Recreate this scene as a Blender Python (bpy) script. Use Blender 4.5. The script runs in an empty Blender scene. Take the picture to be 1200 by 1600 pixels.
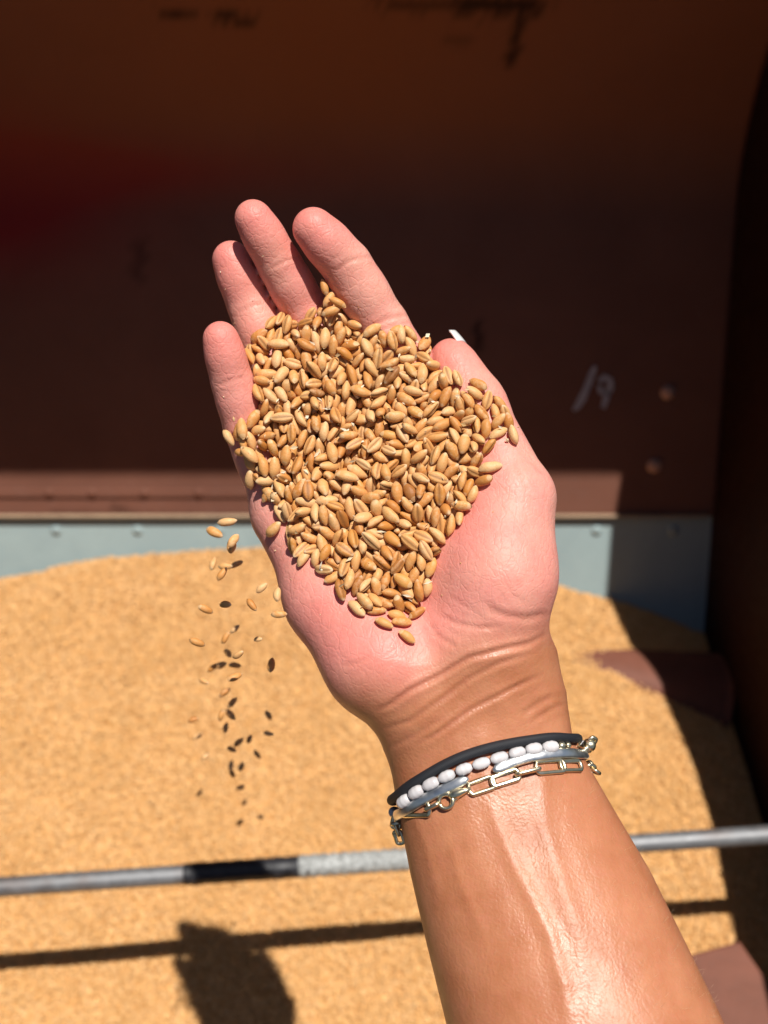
import bpy, bmesh, math, random
import numpy as np
from mathutils import Vector, Matrix, Quaternion

# ------------------------------------------------------------------ camera
scene = bpy.context.scene
COL = scene.collection
FPX = 1500.0                       # focal length in pixels of the 1200 x 1600 photograph
PITCH = math.radians(50)           # the camera looks 50 degrees down into the trailer
CAM = Vector((0.0, 0.0, 0.9))
cam_data = bpy.data.cameras.new('camera')
cam_data.sensor_fit = 'HORIZONTAL'
cam_data.sensor_width = 36.0
cam_data.lens = 36.0 * FPX / 1200.0
cam_data.clip_start = 0.01
cam_data.clip_end = 500.0
cam_data.dof.use_dof = True
cam_data.dof.focus_distance = 0.282
cam_data.dof.aperture_fstop = 15.0
cam = bpy.data.objects.new('camera', cam_data)
cam.location = CAM
cam.rotation_euler = (math.pi / 2 - PITCH, 0, 0)
COL.objects.link(cam)
scene.camera = cam

# ------------------------------------------------------------------ light
SUN_DIR = Vector((-0.185, 0.02, -1.0)).normalized()      # the way the light travels: noon sun, slightly from the right
world = bpy.data.worlds.new('World')
scene.world = world
world.use_nodes = True
wn = world.node_tree
bg = wn.nodes['Background']
sky = wn.nodes.new('ShaderNodeTexSky')
sky.sky_type = 'NISHITA'
sky.sun_disc = False
sky.sun_elevation = math.asin(-SUN_DIR.z)
sky.sun_rotation = math.atan2(-SUN_DIR.x, -SUN_DIR.y)
wn.links.new(sky.outputs['Color'], bg.inputs['Color'])
bg.inputs['Strength'].default_value = 0.05
sun_data = bpy.data.lights.new('sun', 'SUN')
sun_data.energy = 5.0
sun_data.angle = math.radians(0.6)
sun_data.color = (1.0, 0.955, 0.88)
sun = bpy.data.objects.new('sun', sun_data)
sun.rotation_euler = SUN_DIR.to_track_quat('-Z', 'Y').to_euler()
sun.location = (0.4, 0, 3)
COL.objects.link(sun)
scene.view_settings.view_transform = 'Standard'
scene.view_settings.look = 'None'
scene.view_settings.exposure = 0.0
scene.view_settings.gamma = 1.0
scene.render.engine = 'CYCLES'
scene.cycles.use_denoising = True
scene.cycles.max_bounces = 6
scene.cycles.diffuse_bounces = 3
scene.cycles.glossy_bounces = 3
scene.cycles.caustics_reflective = False
scene.cycles.caustics_refractive = False

# ------------------------------------------------------------------ helpers
_r = cam.rotation_euler.to_matrix()
RM = np.array(_r)
CV = np.array(CAM)

def ray(px, py):
    """direction in the world (per metre of depth) of a pixel of the photograph"""
    return RM @ np.array([(px - 600) / FPX, (800 - py) / FPX, -1.0])

def at(px, py, depth):
    return Vector(CV + ray(px, py) * depth)

def at_y(px, py, y):
    r = ray(px, py)
    return Vector(CV + r * (y / r[1]))

def to_world(v):
    """millimetres in the viewer's frame -> metres in the world"""
    return np.asarray(v) * 0.001 @ RM.T + CV

def mm(px, py, d):
    return np.array([(px - 600) / FPX * d, (800 - py) / FPX * d, -d])

def link_mesh(name, verts, faces, mat=None, parent=None, smooth=False):
    me = bpy.data.meshes.new(name)
    me.from_pydata([tuple(v) for v in verts], [], [tuple(int(i) for i in f) for f in faces])
    me.update()
    if smooth:
        me.polygons.foreach_set('use_smooth', [True] * len(me.polygons))
    o = bpy.data.objects.new(name, me)
    COL.objects.link(o)
    if mat: me.materials.append(mat)
    if parent: o.parent = parent
    return o

def empty(name, loc=(0, 0, 0)):
    o = bpy.data.objects.new(name, None)
    o.location = loc
    o.empty_display_size = 0.02
    COL.objects.link(o)
    return o

def tag(o, label=None, cat=None, group=None, kind=None):
    if label: o['label'] = label
    if cat: o['category'] = cat
    if group: o['group'] = group
    if kind: o['kind'] = kind
    return o

def world_of(o):
    m = o.matrix_basis.copy()
    if o.parent is not None:
        m = world_of(o.parent) @ o.matrix_parent_inverse @ m
    return m

def under(o, parent):
    """parent without moving"""
    o.parent = parent
    o.matrix_parent_inverse = world_of(parent).inverted()
    return o

def tube(points, radius, seg=10, closed=False):
    """verts, faces of a tube along points; radius is a number or a list"""
    P = [np.asarray(p, float) for p in points]
    n = len(P)
    rad = radius if hasattr(radius, '__len__') else [radius] * n
    verts, faces = [], []
    prev = None
    for i in range(n):
        if closed:
            t = P[(i + 1) % n] - P[i - 1]
        else:
            t = P[min(i + 1, n - 1)] - P[max(i - 1, 0)]
        t = t / (np.linalg.norm(t) + 1e-12)
        if prev is None:
            a = np.array([0, 0, 1.0]) if abs(t[2]) < 0.9 else np.array([1.0, 0, 0])
            u = np.cross(t, a)
        else:
            u = prev - t * np.dot(prev, t)
        u /= np.linalg.norm(u)
        prev = u
        v = np.cross(t, u)
        for k in range(seg):
            an = 2 * math.pi * k / seg
            verts.append(P[i] + rad[i] * (math.cos(an) * u + math.sin(an) * v))
    m = n if closed else n - 1
    for i in range(m):
        j = (i + 1) % n
        for k in range(seg):
            k2 = (k + 1) % seg
            faces.append((i * seg + k, i * seg + k2, j * seg + k2, j * seg + k))
    if not closed:
        faces.append(tuple(range(seg))[::-1])
        faces.append(tuple((n - 1) * seg + k for k in range(seg)))
    return verts, faces

def bevel_box(name, center, size, mat, parent=None, bevel=0.002, rot=None, seg=2):
    bm = bmesh.new()
    bmesh.ops.create_cube(bm, size=1.0)
    for v in bm.verts:
        v.co = Vector((v.co.x * size[0], v.co.y * size[1], v.co.z * size[2]))
    if bevel:
        bmesh.ops.bevel(bm, geom=bm.edges[:], offset=bevel, segments=seg, profile=0.5, affect='EDGES')
    me = bpy.data.meshes.new(name)
    bm.to_mesh(me); bm.free()
    me.materials.append(mat)
    o = bpy.data.objects.new(name, me)
    o.location = center
    if rot: o.rotation_euler = rot
    COL.objects.link(o)
    if parent: under(o, parent)
    return o

def smooth_all(o):
    o.data.polygons.foreach_set('use_smooth', [True] * len(o.data.polygons))
    return o

# ------------------------------------------------------------------ material helpers
class N:
    def __init__(self, name):
        self.m = bpy.data.materials.new(name)
        self.m.use_nodes = True
        self.t = self.m.node_tree
        self.b = self.t.nodes['Principled BSDF']
    def n(self, kind, **kw):
        nd = self.t.nodes.new(kind)
        for k, v in kw.items():
            if k.startswith('i_'):
                nd.inputs[k[2:].replace('_', ' ')].default_value = v
            else:
                setattr(nd, k, v)
        return nd
    def l(self, a, b):
        self.t.links.new(a, b)
    def noise(self, scale, detail=4, rough=0.55, vec=None, dist=0.0):
        nd = self.n('ShaderNodeTexNoise')
        nd.inputs['Scale'].default_value = scale
        nd.inputs['Detail'].default_value = detail
        nd.inputs['Roughness'].default_value = rough
        nd.inputs['Distortion'].default_value = dist
        if vec is not None: self.l(vec, nd.inputs['Vector'])
        return nd.outputs['Fac']
    def ramp(self, fac, stops):
        nd = self.n('ShaderNodeValToRGB')
        e = nd.color_ramp.elements
        while len(e) < len(stops): e.new(0.5)
        for k, (p, c) in enumerate(stops):
            e[k].position = p
            e[k].color = (*c, 1) if hasattr(c, '__len__') else (c, c, c, 1)
        self.l(fac, nd.inputs['Fac'])
        return nd.outputs['Color']
    def mix(self, fac, a, b, mode='MIX'):
        nd = self.n('ShaderNodeMix', data_type='RGBA', blend_type=mode)
        for s, v in ((nd.inputs[0], fac), (nd.inputs[6], a), (nd.inputs[7], b)):
            if isinstance(v, (int, float)): s.default_value = v
            elif isinstance(v, tuple): s.default_value = (*v, 1)
            else: self.l(v, s)
        return nd.outputs[2]
    def math(self, op, a, b=0.0, c=None):
        nd = self.n('ShaderNodeMath', operation=op)
        for k, v in enumerate((a, b) if c is None else (a, b, c)):
            if isinstance(v, (int, float)): nd.inputs[k].default_value = v
            else: self.l(v, nd.inputs[k])
        return nd.outputs[0]
    def coord(self, out='Object'):
        return self.n('ShaderNodeTexCoord').outputs[out]
    def pos(self):
        return self.n('ShaderNodeNewGeometry').outputs['Position']
    def attr(self, name):
        return self.n('ShaderNodeAttribute', attribute_name=name).outputs['Fac']
    def bump(self, h, strength, dist, prev=None):
        nd = self.n('ShaderNodeBump')
        nd.inputs['Strength'].default_value = strength
        nd.inputs['Distance'].default_value = dist
        self.l(h, nd.inputs['Height'])
        if prev is not None: self.l(prev, nd.inputs['Normal'])
        return nd.outputs['Normal']
    def set(self, **kw):
        for k, v in kw.items():
            s = self.b.inputs[k.replace('_', ' ')]
            if isinstance(v, (int, float)): s.default_value = v
            elif isinstance(v, tuple): s.default_value = (*v, 1) if len(v) == 3 and s.type == 'RGBA' else v
            else: self.l(v, s)
        return self.m

# ------------------------------------------------------------------ materials of the trailer
def paint_material(name, base, dark, scale=6.0, rough=0.55, scratch=0.25, attrs=False):
    k = N(name)
    pos = k.coord('Object')
    n1 = k.noise(scale, 6, 0.65, pos, 0.4)
    n2 = k.noise(scale * 14, 5, 0.6, pos)
    c = k.ramp(n1, [(0.3, dark), (0.72, base)])
    c = k.mix(k.math('MULTIPLY', k.ramp(n2, [(0.52, 0.0), (0.8, 1.0)]), scratch), c, tuple(0.5 * b + 0.10 for b in base))
    if attrs:
        c = k.mix(k.math('MULTIPLY', k.attr('red'), 0.9), c, (0.30, 0.004, 0.014))
        c = k.mix(k.math('MULTIPLY', k.attr('bounce_tint'), 1.0), c, (0.34, 0.092, 0.022))  # orange glow of the upper wall: bounce light from the wheat, put into the colour
        c = k.mix(k.attr('stain'), c, (0.012, 0.006, 0.004))
    r = k.ramp(n2, [(0.3, rough - 0.1), (0.7, rough + 0.12)])
    b = k.bump(n1, 0.15, 0.004)
    b = k.bump(n2, 0.12, 0.0012, b)
    return k.set(Base_Color=c, Roughness=r, Normal=b, Specular_IOR_Level=0.10)

m_brown = paint_material('brown_paint', (0.215, 0.092, 0.062), (0.165, 0.070, 0.048), 6.0, 0.6, 0.12, attrs=True)
m_blue = paint_material('grey_blue_paint', (0.37, 0.46, 0.46), (0.29, 0.37, 0.385), 9.0, 0.5, 0.3)
m_rust = paint_material('red_brown_steel', (0.235, 0.088, 0.058), (0.17, 0.066, 0.044), 30.0, 0.5, 0.4)
m_pale = paint_material('pale_pink_paint', (0.62, 0.36, 0.27), (0.50, 0.28, 0.20), 60.0, 0.5)  # pale pink colour of the small domes on the back wall
m_lip = paint_material('lip_edge', (0.50, 0.36, 0.24), (0.38, 0.26, 0.18), 40.0, 0.5)
m_chalk = paint_material('chalk', (0.62, 0.58, 0.62), (0.30, 0.27, 0.29), 160.0, 0.9, 0.1)

def metal_material(name, col, rough, metallic=1.0, scale=120.0):
    k = N(name)
    pos = k.coord('Object')
    n = k.noise(scale, 5, 0.65, pos)
    n2 = k.noise(scale * 0.12, 4, 0.6, pos)
    c = k.mix(k.ramp(n, [(0.35, 0.0), (0.75, 1.0)]), tuple(0.72 * v for v in col), col)
    c = k.mix(k.ramp(n2, [(0.55, 0.0), (0.72, 0.55)]), c, (0.16, 0.085, 0.05))
    return k.set(Base_Color=c, Metallic=metallic, Roughness=k.ramp(n, [(0.3, rough), (0.7, rough + 0.2)]),
                 Normal=k.bump(n, 0.2, 0.0006))

m_steel = metal_material('bare_steel', (0.30, 0.305, 0.32), 0.45, 0.55)

# ------------------------------------------------------------------ the grain trailer
W0 = np.array([0.0, 0.6856, 0.0]); WD = np.array([0.0, math.sin(math.radians(38)), math.cos(math.radians(38))])
WN = np.array([0.0, -WD[2], WD[1]])          # normal of the sloping back wall, into the box

def wall_pt(px, py, off=0.0):
    r = ray(px, py)
    t = ((W0 + WN * off - CV) @ WN) / (r @ WN)
    return CV + r * t

X0, X1 = -1.05, 0.386
trailer = empty('grain_trailer', (0, 0.3, 0))
tag(trailer, 'dark red brown metal grain trailer, inside view with sloping back wall and cross bar', 'trailer')

def grid_panel(name, a, b, xa, xb, nx, ny, mat, thick, outward):
    """a sheet from profile point a to b (y, z), xa..xb wide, with a back face thick behind it"""
    a = np.array([0, *a]); b = np.array([0, *b]); o = np.array(outward, float)
    V, F = [], []
    for j in range(ny + 1):
        for i in range(nx + 1):
            V.append(a + (b - a) * j / ny + np.array([xa + (xb - xa) * i / nx, 0, 0]))
    n = len(V)
    for j in range(ny):
        for i in range(nx):
            k = j * (nx + 1) + i
            F.append((k, k + 1, k + nx + 2, k + nx + 1))
    c = [0, nx, n - 1, n - 1 - nx]
    for k in c: V.append(np.array(V[k]) + o * thick)
    F.append((n + 3, n + 2, n + 1, n))
    rim = list(range(0, nx + 1)), [nx + (nx + 1) * j for j in range(ny + 1)], list(range(n - 1, n - 2 - nx, -1)), [(nx + 1) * j for j in range(ny, -1, -1)]
    for s, e in enumerate(rim):
        F.append(tuple(e[::-1]) + (n + s, n + (s + 1) % 4))
    return link_mesh(name, V, F, mat)

def yz(p): return (p[1], p[2])

P_LIP = wall_pt(600, 806)
P_TOP = wall_pt(600, 288)
P_FOOT = W0 - WD * 0.35
strip_off = -0.006
kick = grid_panel('lower_strip', yz(P_FOOT + WN * strip_off), yz(P_LIP + WN * strip_off + WD * 0.01), X0, X1, 2, 2, m_blue, 0.004, -WN)
LEAN = np.array([0.0, -0.14, 1.0]); LEAN /= np.linalg.norm(LEAN)
P_UP = P_TOP + LEAN * ((1.06 - P_TOP[2]) / LEAN[2])
q0 = P_TOP - WD * 0.03; q1 = q0 + WD * 0.10; q2 = q1 + LEAN * 0.13
prof_u = [P_LIP + (q0 - P_LIP) * t for t in np.linspace(0, 1, 70)]
prof_u += [(1 - t) ** 2 * q0 + 2 * t * (1 - t) * q1 + t * t * q2 for t in np.linspace(0, 1, 30)[1:]]
P_UP = q2 + LEAN * ((1.06 - q2[2]) / LEAN[2])
prof_u += [q2 + (P_UP - q2) * t for t in np.linspace(0, 1, 60)[1:]]
V, F = [], []
nxu = 260
for p in prof_u:
    for i in range(nxu + 1): V.append(p + np.array([X0 + (X1 - X0) * i / nxu, 0, 0]))
for j in range(len(prof_u) - 1):
    for i in range(nxu):
        q = j * (nxu + 1) + i
        F.append((q, q + 1, q + nxu + 2, q + nxu + 1))
back = link_mesh('back_panel', V, F, m_brown, smooth=True)
md = back.modifiers.new('thickness', 'SOLIDIFY'); md.thickness = 0.003; md.offset = -1
for o in (back, kick): under(o, trailer)
tag(back, 'dark red brown back wall bending upright at the top, with stains'); tag(kick, 'pale grey blue lower strip')

def px_of(P):
    q = (P - CV) @ RM
    return np.stack([600 + FPX * q[:, 0] / -q[:, 2], 800 - FPX * q[:, 1] / -q[:, 2]], 1)

def blot(q, pts, w, seed):
    """soft uneven mark along a pixel polyline"""
    P = np.array(pts, float); best = np.full(len(q), 1e9)
    for i in range(len(P) - 1):
        a, b = P[i], P[i + 1]
        t = np.clip(((q - a) @ (b - a)) / ((b - a) @ (b - a) + 1e-9), 0, 1)
        best = np.minimum(best, np.linalg.norm(q - a - t[:, None] * (b - a), axis=1))
    wob = 1 + 0.5 * np.sin(q[:, 0] * 0.11 + seed) * np.sin(q[:, 1] * 0.17 + 2 * seed) + 0.3 * np.sin(q[:, 0] * 0.31 + q[:, 1] * 0.23 + seed)
    return np.clip(1.25 - best / (w * np.maximum(wob, 0.25)), 0, 1)

def paint_marks(o, stains, red=None, bounce_tint=None):
    me = o.data; n = len(me.vertices)
    co = np.empty(n * 3); me.vertices.foreach_get('co', co)
    q = px_of(co.reshape(-1, 3))
    st = np.zeros(n)
    for k, (pts, w, s) in enumerate(stains): st = np.maximum(st, s * blot(q, pts, w, k * 1.7))
    rd = red(q) if red else np.zeros(n)
    bnc = bounce_tint(q) if bounce_tint else np.zeros(n)
    for nm, arr in (('stain', st), ('red', rd), ('bounce_tint', bnc)):
        a = me.attributes.new(nm, 'FLOAT', 'POINT'); a.data.foreach_set('value', arr.astype(np.float32))

def red_zone(q):
    return np.clip(np.exp(-((q[:, 0] + 60) / 230) ** 2 - ((q[:, 1] - 300) / 120) ** 2) * 1.5 + 0.85 * np.exp(-((q[:, 0] - 150) / 330) ** 2 - ((q[:, 1] - 265) / 45) ** 2), 0, 1)
paint_marks(back, [([(250, 18), (285, 22)], 7, 0.8), ([(285, 22), (345, 28)], 4, 0.6), ([(345, 28), (390, 30)], 11, 0.95),
                   ([(590, 2), (650, 8), (700, 4)], 12, 0.6), ([(720, 5), (835, 8)], 20, 0.9), ([(815, 10), (808, 55), (798, 95)], 11, 0.8), ([(700, 65), (730, 60)], 10, 0.3),
                   ([(748, 508), (748, 545)], 7, 0.8), ([(220, 385), (215, 430)], 14, 0.4), ([(80, 800), (300, 803)], 3, 0.3), ([(180, 795), (200, 797)], 7, 0.5)],
            lambda q: 0.75 * red_zone(q), lambda q: np.clip((340 - q[:, 1]) / 160, 0, 1) * (0.35 + 0.35 * np.exp(-((q[:, 0] - 520) / 420) ** 2 - ((q[:, 1] - 60) / 260) ** 2)))  # painted bounce light fades in towards the top, strongest near the middle

# raised rib along the bottom of the back panel, the pale folded lip under it
def wall_strip(name, xa_px, xb_px, ya, yb, rise, mat, par, taper=False):
    pts = [wall_pt(xa_px, ya), wall_pt(xb_px, ya), wall_pt(xb_px, yb), wall_pt(xa_px, yb)]
    n = WN * rise
    V = [p - WN * 0.001 for p in pts] + [p + n for p in pts]
    s = 0.0015
    up = WD * s
    V[4] = V[4] - up; V[5] = V[5] - up; V[6] = V[6] + up; V[7] = V[7] + up
    F = [(4, 7, 6, 5), (0, 4, 5, 1), (1, 5, 6, 2), (2, 6, 7, 3), (3, 7, 4, 0)]
    return under(link_mesh(name, V, F, mat), par)
wall_strip('rib', -420, 395, 763, 778, 0.003, m_brown, back)
wall_strip('folded_lip', -420, 1104, 803, 809, 0.0045, m_lip, back)

def dome(name, p, n, r, h, mat, par, rings=3, seg=12, washer=False):
    n = np.asarray(n, float); n /= np.linalg.norm(n)
    a = np.cross(n, [1.0, 0.2, 0.1]); a /= np.linalg.norm(a); b = np.cross(n, a)
    prof = [(1.0, 0.0), (0.96, 0.35), (0.7, 0.8), (0.35, 1.0)]
    if washer: prof = [(1.0, 0.0), (0.97, 0.4), (0.66, 0.45), (0.60, 0.9), (0.3, 1.0)]
    V, F = [], []
    for rr, hh in prof:
        for k in range(seg):
            t = 2 * math.pi * k / seg
            V.append(np.asarray(p) + (math.cos(t) * a + math.sin(t) * b) * r * rr + n * h * hh)
    for j in range(len(prof) - 1):
        for k in range(seg):
            k2 = (k + 1) % seg
            F.append((j * seg + k, j * seg + k2, (j + 1) * seg + k2, (j + 1) * seg + k))
    F.append(tuple((len(prof) - 1) * seg + k for k in range(seg)))
    o = link_mesh(name, V, F, mat, smooth=True)
    return under(o, par)

for x in (-39, 88, 215, 342, 470, 597, 724, 932, 1052):
    dome('rivet', wall_pt(x, 829, strip_off), WN, 0.0065, 0.0022, m_blue, kick, washer=True)
for x in (-30, 76, 143, 225, 310):
    dome('rivet', wall_pt(x, 770, 0.003), WN, 0.006, 0.002, m_brown, back)
for x, y in ((1043, 613), (1022, 728)):
    tag(dome('bolt', wall_pt(x, y), WN, 0.0085, 0.004, m_pale, back), 'pale pink bolt head')

# chalk scrawl on the back panel
def stroke(pts, w):
    V, F = [], []
    for i, (x, y, ww) in enumerate(pts):
        a = pts[max(i - 1, 0)]; b = pts[min(i + 1, len(pts) - 1)]
        tx, ty = b[0] - a[0], b[1] - a[1]; L = math.hypot(tx, ty)
        nx, ny = -ty / L, tx / L
        V += [wall_pt(x + nx * ww * w, y + ny * ww * w, 0.0012), wall_pt(x - nx * ww * w, y - ny * ww * w, 0.0012)]
    for i in range(len(pts) - 1): F.append((2 * i, 2 * i + 1, 2 * i + 3, 2 * i + 2))
    return V, F
for pts in ([(896, 641, 0.6), (903, 634, 1.0), (911, 620, 1.2), (918, 603, 1.0), (925, 584, 1.0), (930, 572, 0.5)],
            [(936, 596, 0.8), (944, 590, 1.1), (953, 594, 1.0), (954, 606, 1.1), (949, 616, 1.0), (939, 612, 0.9), (936, 602, 0.8)],
            [(950, 606, 0.8), (947, 622, 1.0), (942, 638, 0.7)]):
    V, F = stroke(pts, 5.0)
    tag(under(link_mesh('chalk_mark', V, F, m_chalk), back), 'faint chalk scrawl')

# side walls, near wall, and unseen covers over the box; back cover and right wall throw the visible shade
def slab(name, pts, thick, nrm, mat):
    n = np.asarray(nrm, float) * thick
    V = [np.asarray(p, float) for p in pts] + [np.asarray(p, float) + n for p in pts]
    m = len(pts)
    F = [tuple(range(m)), tuple(range(2 * m - 1, m - 1, -1))]
    for i in range(m):
        j = (i + 1) % m
        F.append((j, i, m + i, m + j))
    o = link_mesh(name, V, F, mat)
    bm = bmesh.new(); bm.from_mesh(o.data); bmesh.ops.recalc_face_normals(bm, faces=bm.faces); bm.to_mesh(o.data); bm.free()
    return under(o, trailer)
ytop = P_UP[1]
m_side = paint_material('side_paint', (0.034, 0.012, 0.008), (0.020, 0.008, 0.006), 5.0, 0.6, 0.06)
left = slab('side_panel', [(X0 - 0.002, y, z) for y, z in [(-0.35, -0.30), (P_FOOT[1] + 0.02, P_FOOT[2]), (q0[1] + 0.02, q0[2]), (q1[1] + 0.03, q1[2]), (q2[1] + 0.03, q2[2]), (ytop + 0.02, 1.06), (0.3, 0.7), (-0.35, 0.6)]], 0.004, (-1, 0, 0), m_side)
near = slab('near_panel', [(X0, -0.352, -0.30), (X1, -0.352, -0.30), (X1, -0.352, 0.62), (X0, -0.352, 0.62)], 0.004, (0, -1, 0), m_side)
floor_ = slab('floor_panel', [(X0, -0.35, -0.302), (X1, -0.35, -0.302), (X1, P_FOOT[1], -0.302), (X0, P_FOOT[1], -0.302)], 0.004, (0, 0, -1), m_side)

# ------------------------------------------------------------------ the wheat in the trailer
CREST = [(-420, 985), (-250, 955), (-100, 925), (0, 900), (100, 880), (230, 861), (420, 850), (620, 851), (760, 872), (870, 909), (950, 934), (1030, 962), (1104, 994)]
_cr = np.array([wall_pt(x, y, strip_off) for x, y in CREST])
_o = np.argsort(_cr[:, 0])

def bed_z(x, y):
    """height of the wheat: heaped in the middle, sinking towards both sides"""
    x = np.asarray(x, float); y = np.asarray(y, float)
    c = np.interp(x, _cr[_o, 0], _cr[_o, 2])
    d = np.clip((0.70 - y) / 0.5, 0, 1)
    flat = -0.012 - 0.10 * np.clip((x - 0.30) / 0.12, 0, 1) ** 2 * 0.5
    z = c * (1 - d * d * (3 - 2 * d)) + flat * d * d * (3 - 2 * d)
    z = z + 0.004 * np.sin(x * 9 + 1.2) * np.sin(y * 8 + 0.5) + 0.0015 * np.sin(x * 37 + y * 21) * np.sin(y * 33 - x * 12)
    return z

def bed_hit(px, py):
    r = ray(px, py); t = 0.5
    for _ in range(60):
        p = CV + r * t
        t += (p[2] - float(bed_z(p[0], p[1]))) * 0.7
    return CV + r * t

def kernel_mesh(name, seed, rings=11, seg=14, L=6.95, W=3.35, T=3.05):
    """one wheat kernel in metres: plump back, crease along the belly, blunt brush end and a pointed germ end"""
    rr = random.Random(seed)
    size = rr.uniform(0.86, 1.1)
    L *= size * rr.uniform(0.94, 1.06); W *= size * rr.uniform(0.88, 1.08); T *= size * rr.uniform(0.88, 1.05)
    bend = rr.uniform(-0.35, 0.35); hump = rr.uniform(0.0, 0.3)
    p1, p2, p3 = rr.uniform(0, 6), rr.uniform(0, 6), rr.uniform(0, 6)
    lean = rr.uniform(-0.12, 0.12)
    V, U, C, G, F = [], [], [], [], []
    us = [-0.99 * math.cos(math.pi * (j + 0.45) / (rings - 0.1)) for j in range(rings)]
    for u in us:
        g = (1 - abs(u) ** (2.1 if u < 0 else 2.6)) ** 0.66
        g *= 1.0 - 0.12 * u
        for k in range(seg):
            t = 2 * math.pi * k / seg - math.pi / 2                             # k = 0 looks at the belly
            ca, sa = math.cos(t), math.sin(t)
            dk = min(k, seg - k) * 2 * math.pi / seg
            r = g * (1 + 0.035 * math.sin(3 * u + 2 * t + p1) + 0.03 * math.sin(5 * u - t + p2))
            r *= 1 - 0.42 * math.exp(-(dk / 0.22) ** 2) + 0.07 * math.exp(-((dk - 0.55) / 0.3) ** 2)
            x = u * L / 2 + lean * ca; y = ca * r * W / 2 + bend * (1 - u * u) * 0.6
            z = sa * r * T / 2 + hump * (1 - u * u)
            gm = 0.0
            if u < -0.5 and sa > 0.1:
                z -= 0.30 * (-u - 0.5) * T * sa; gm = min(1.0, (-u - 0.5) * 3.2) * sa    # germ on the back
            V.append((x * 1e-3, y * 1e-3, z * 1e-3)); U.append(u); C.append(math.exp(-(dk / 0.3) ** 2)); G.append(gm)
    for j in range(rings - 1):
        for k in range(seg):
            k2 = (k + 1) % seg
            F.append((j * seg + k, (j + 1) * seg + k, (j + 1) * seg + k2, j * seg + k2))
    F.append(tuple(range(seg))); F.append(tuple((rings - 1) * seg + k for k in range(seg))[::-1])
    me = bpy.data.meshes.new(name)
    me.from_pydata(V, [], F)
    bm = bmesh.new(); bm.from_mesh(me); bmesh.ops.recalc_face_normals(bm, faces=bm.faces); bm.to_mesh(me); bm.free()
    for nm, arr in (('along', U), ('groove', C), ('germ', G)):
        a = me.attributes.new(nm, 'FLOAT', 'POINT'); a.data.foreach_set('value', arr)
    me.polygons.foreach_set('use_smooth', [True] * len(me.polygons))
    me.update()
    return me

def wheat_material(name, ramp, blotch, tone=0.0):
    k = N(name)
    info = k.n('ShaderNodeObjectInfo').outputs['Random']
    isl = k.n('ShaderNodeNewGeometry').outputs['Random Per Island']
    rnd = k.math('FRACT', k.math('ADD', info, isl))
    rnd2 = k.math('FRACT', k.math('MULTIPLY', rnd, 37.7))
    rnd3 = k.math('FRACT', k.math('MULTIPLY', rnd, 91.3))
    c = k.ramp(rnd, ramp)
    n = k.noise(700, 4, 0.65, k.pos())
    c = k.mix(k.math('MULTIPLY', k.ramp(n, [(0.45, 0.0), (0.68, 1.0)]), k.math('MULTIPLY', rnd3, blotch)), c, (0.84, 0.55, 0.30))
    n4 = k.noise(1500, 3, 0.6, k.pos())
    c = k.mix(k.math('MULTIPLY', k.ramp(n4, [(0.52, 0.0), (0.75, 1.0)]), 0.35), c, (0.46, 0.20, 0.055))
    al, gr, ge = k.attr('along'), k.attr('groove'), k.attr('germ')
    c = k.mix(k.math('MULTIPLY', k.ramp(gr, [(0.2, 0.0), (0.95, 1.0)]), 0.72), c, (0.24, 0.095, 0.028))
    c = k.mix(k.math('MULTIPLY', k.ramp(ge, [(0.25, 0.0), (0.4, 1.0)]), k.math('MULTIPLY', rnd2, 0.6)), c, (0.80, 0.58, 0.33))
    tip = k.ramp(k.math('MULTIPLY', al, -1.0), [(0.80, 0.0), (0.97, 1.0)])
    c = k.mix(k.math('MULTIPLY', tip, k.math('MULTIPLY', rnd3, 0.9)), c, (0.17, 0.075, 0.03))
    brush = k.ramp(al, [(0.72, 0.0), (0.97, 1.0)])
    c = k.mix(k.math('MULTIPLY', brush, 0.6), c, (0.80, 0.64, 0.43))
    if tone: c = k.mix(k.math('MULTIPLY', k.ramp(k.noise(11, 5, 0.65, k.pos(), 0.6), [(0.42, 0.0), (0.68, 1.0)]), tone), c, (0.60, 0.32, 0.105))
    b = k.bump(k.noise(2200, 3, 0.6, k.pos()), 0.4, 0.00025)
    return k.set(Base_Color=c, Roughness=k.ramp(n, [(0.3, 0.40), (0.7, 0.58)]), Normal=b, Specular_IOR_Level=0.38)

m_wheat = wheat_material('wheat', [(0.0, (0.58, 0.225, 0.050)), (0.22, (0.71, 0.325, 0.095)), (0.55, (0.77, 0.395, 0.140)), (0.8, (0.81, 0.475, 0.215)), (0.92, (0.71, 0.34, 0.09)), (0.965, (0.60, 0.235, 0.045)), (1.0, (0.36, 0.135, 0.035))], 0.75)
m_wheat_dry = wheat_material('wheat_dusty', [(0.0, (0.74, 0.385, 0.125)), (0.5, (0.80, 0.455, 0.175)), (1.0, (0.82, 0.51, 0.235))], 0.35, 0.45)

# under the top kernels: a sheet of the same wheat, finely broken up
def bed_sheet_material():
    k = N('wheat_mass')
    p = k.pos()
    v = k.n('ShaderNodeTexVoronoi'); v.inputs['Scale'].default_value = 210; k.l(p, v.inputs['Vector'])
    sep = k.n('ShaderNodeSeparateColor'); k.l(v.outputs['Color'], sep.inputs['Color'])
    c = k.ramp(sep.outputs[0], [(0.0, (0.66, 0.34, 0.11)), (0.5, (0.76, 0.43, 0.16)), (1.0, (0.80, 0.49, 0.21))])
    return k.set(Base_Color=c, Roughness=0.7, Normal=k.bump(v.outputs['Distance'], 0.6, 0.003))
m_mass = bed_sheet_material()

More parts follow.
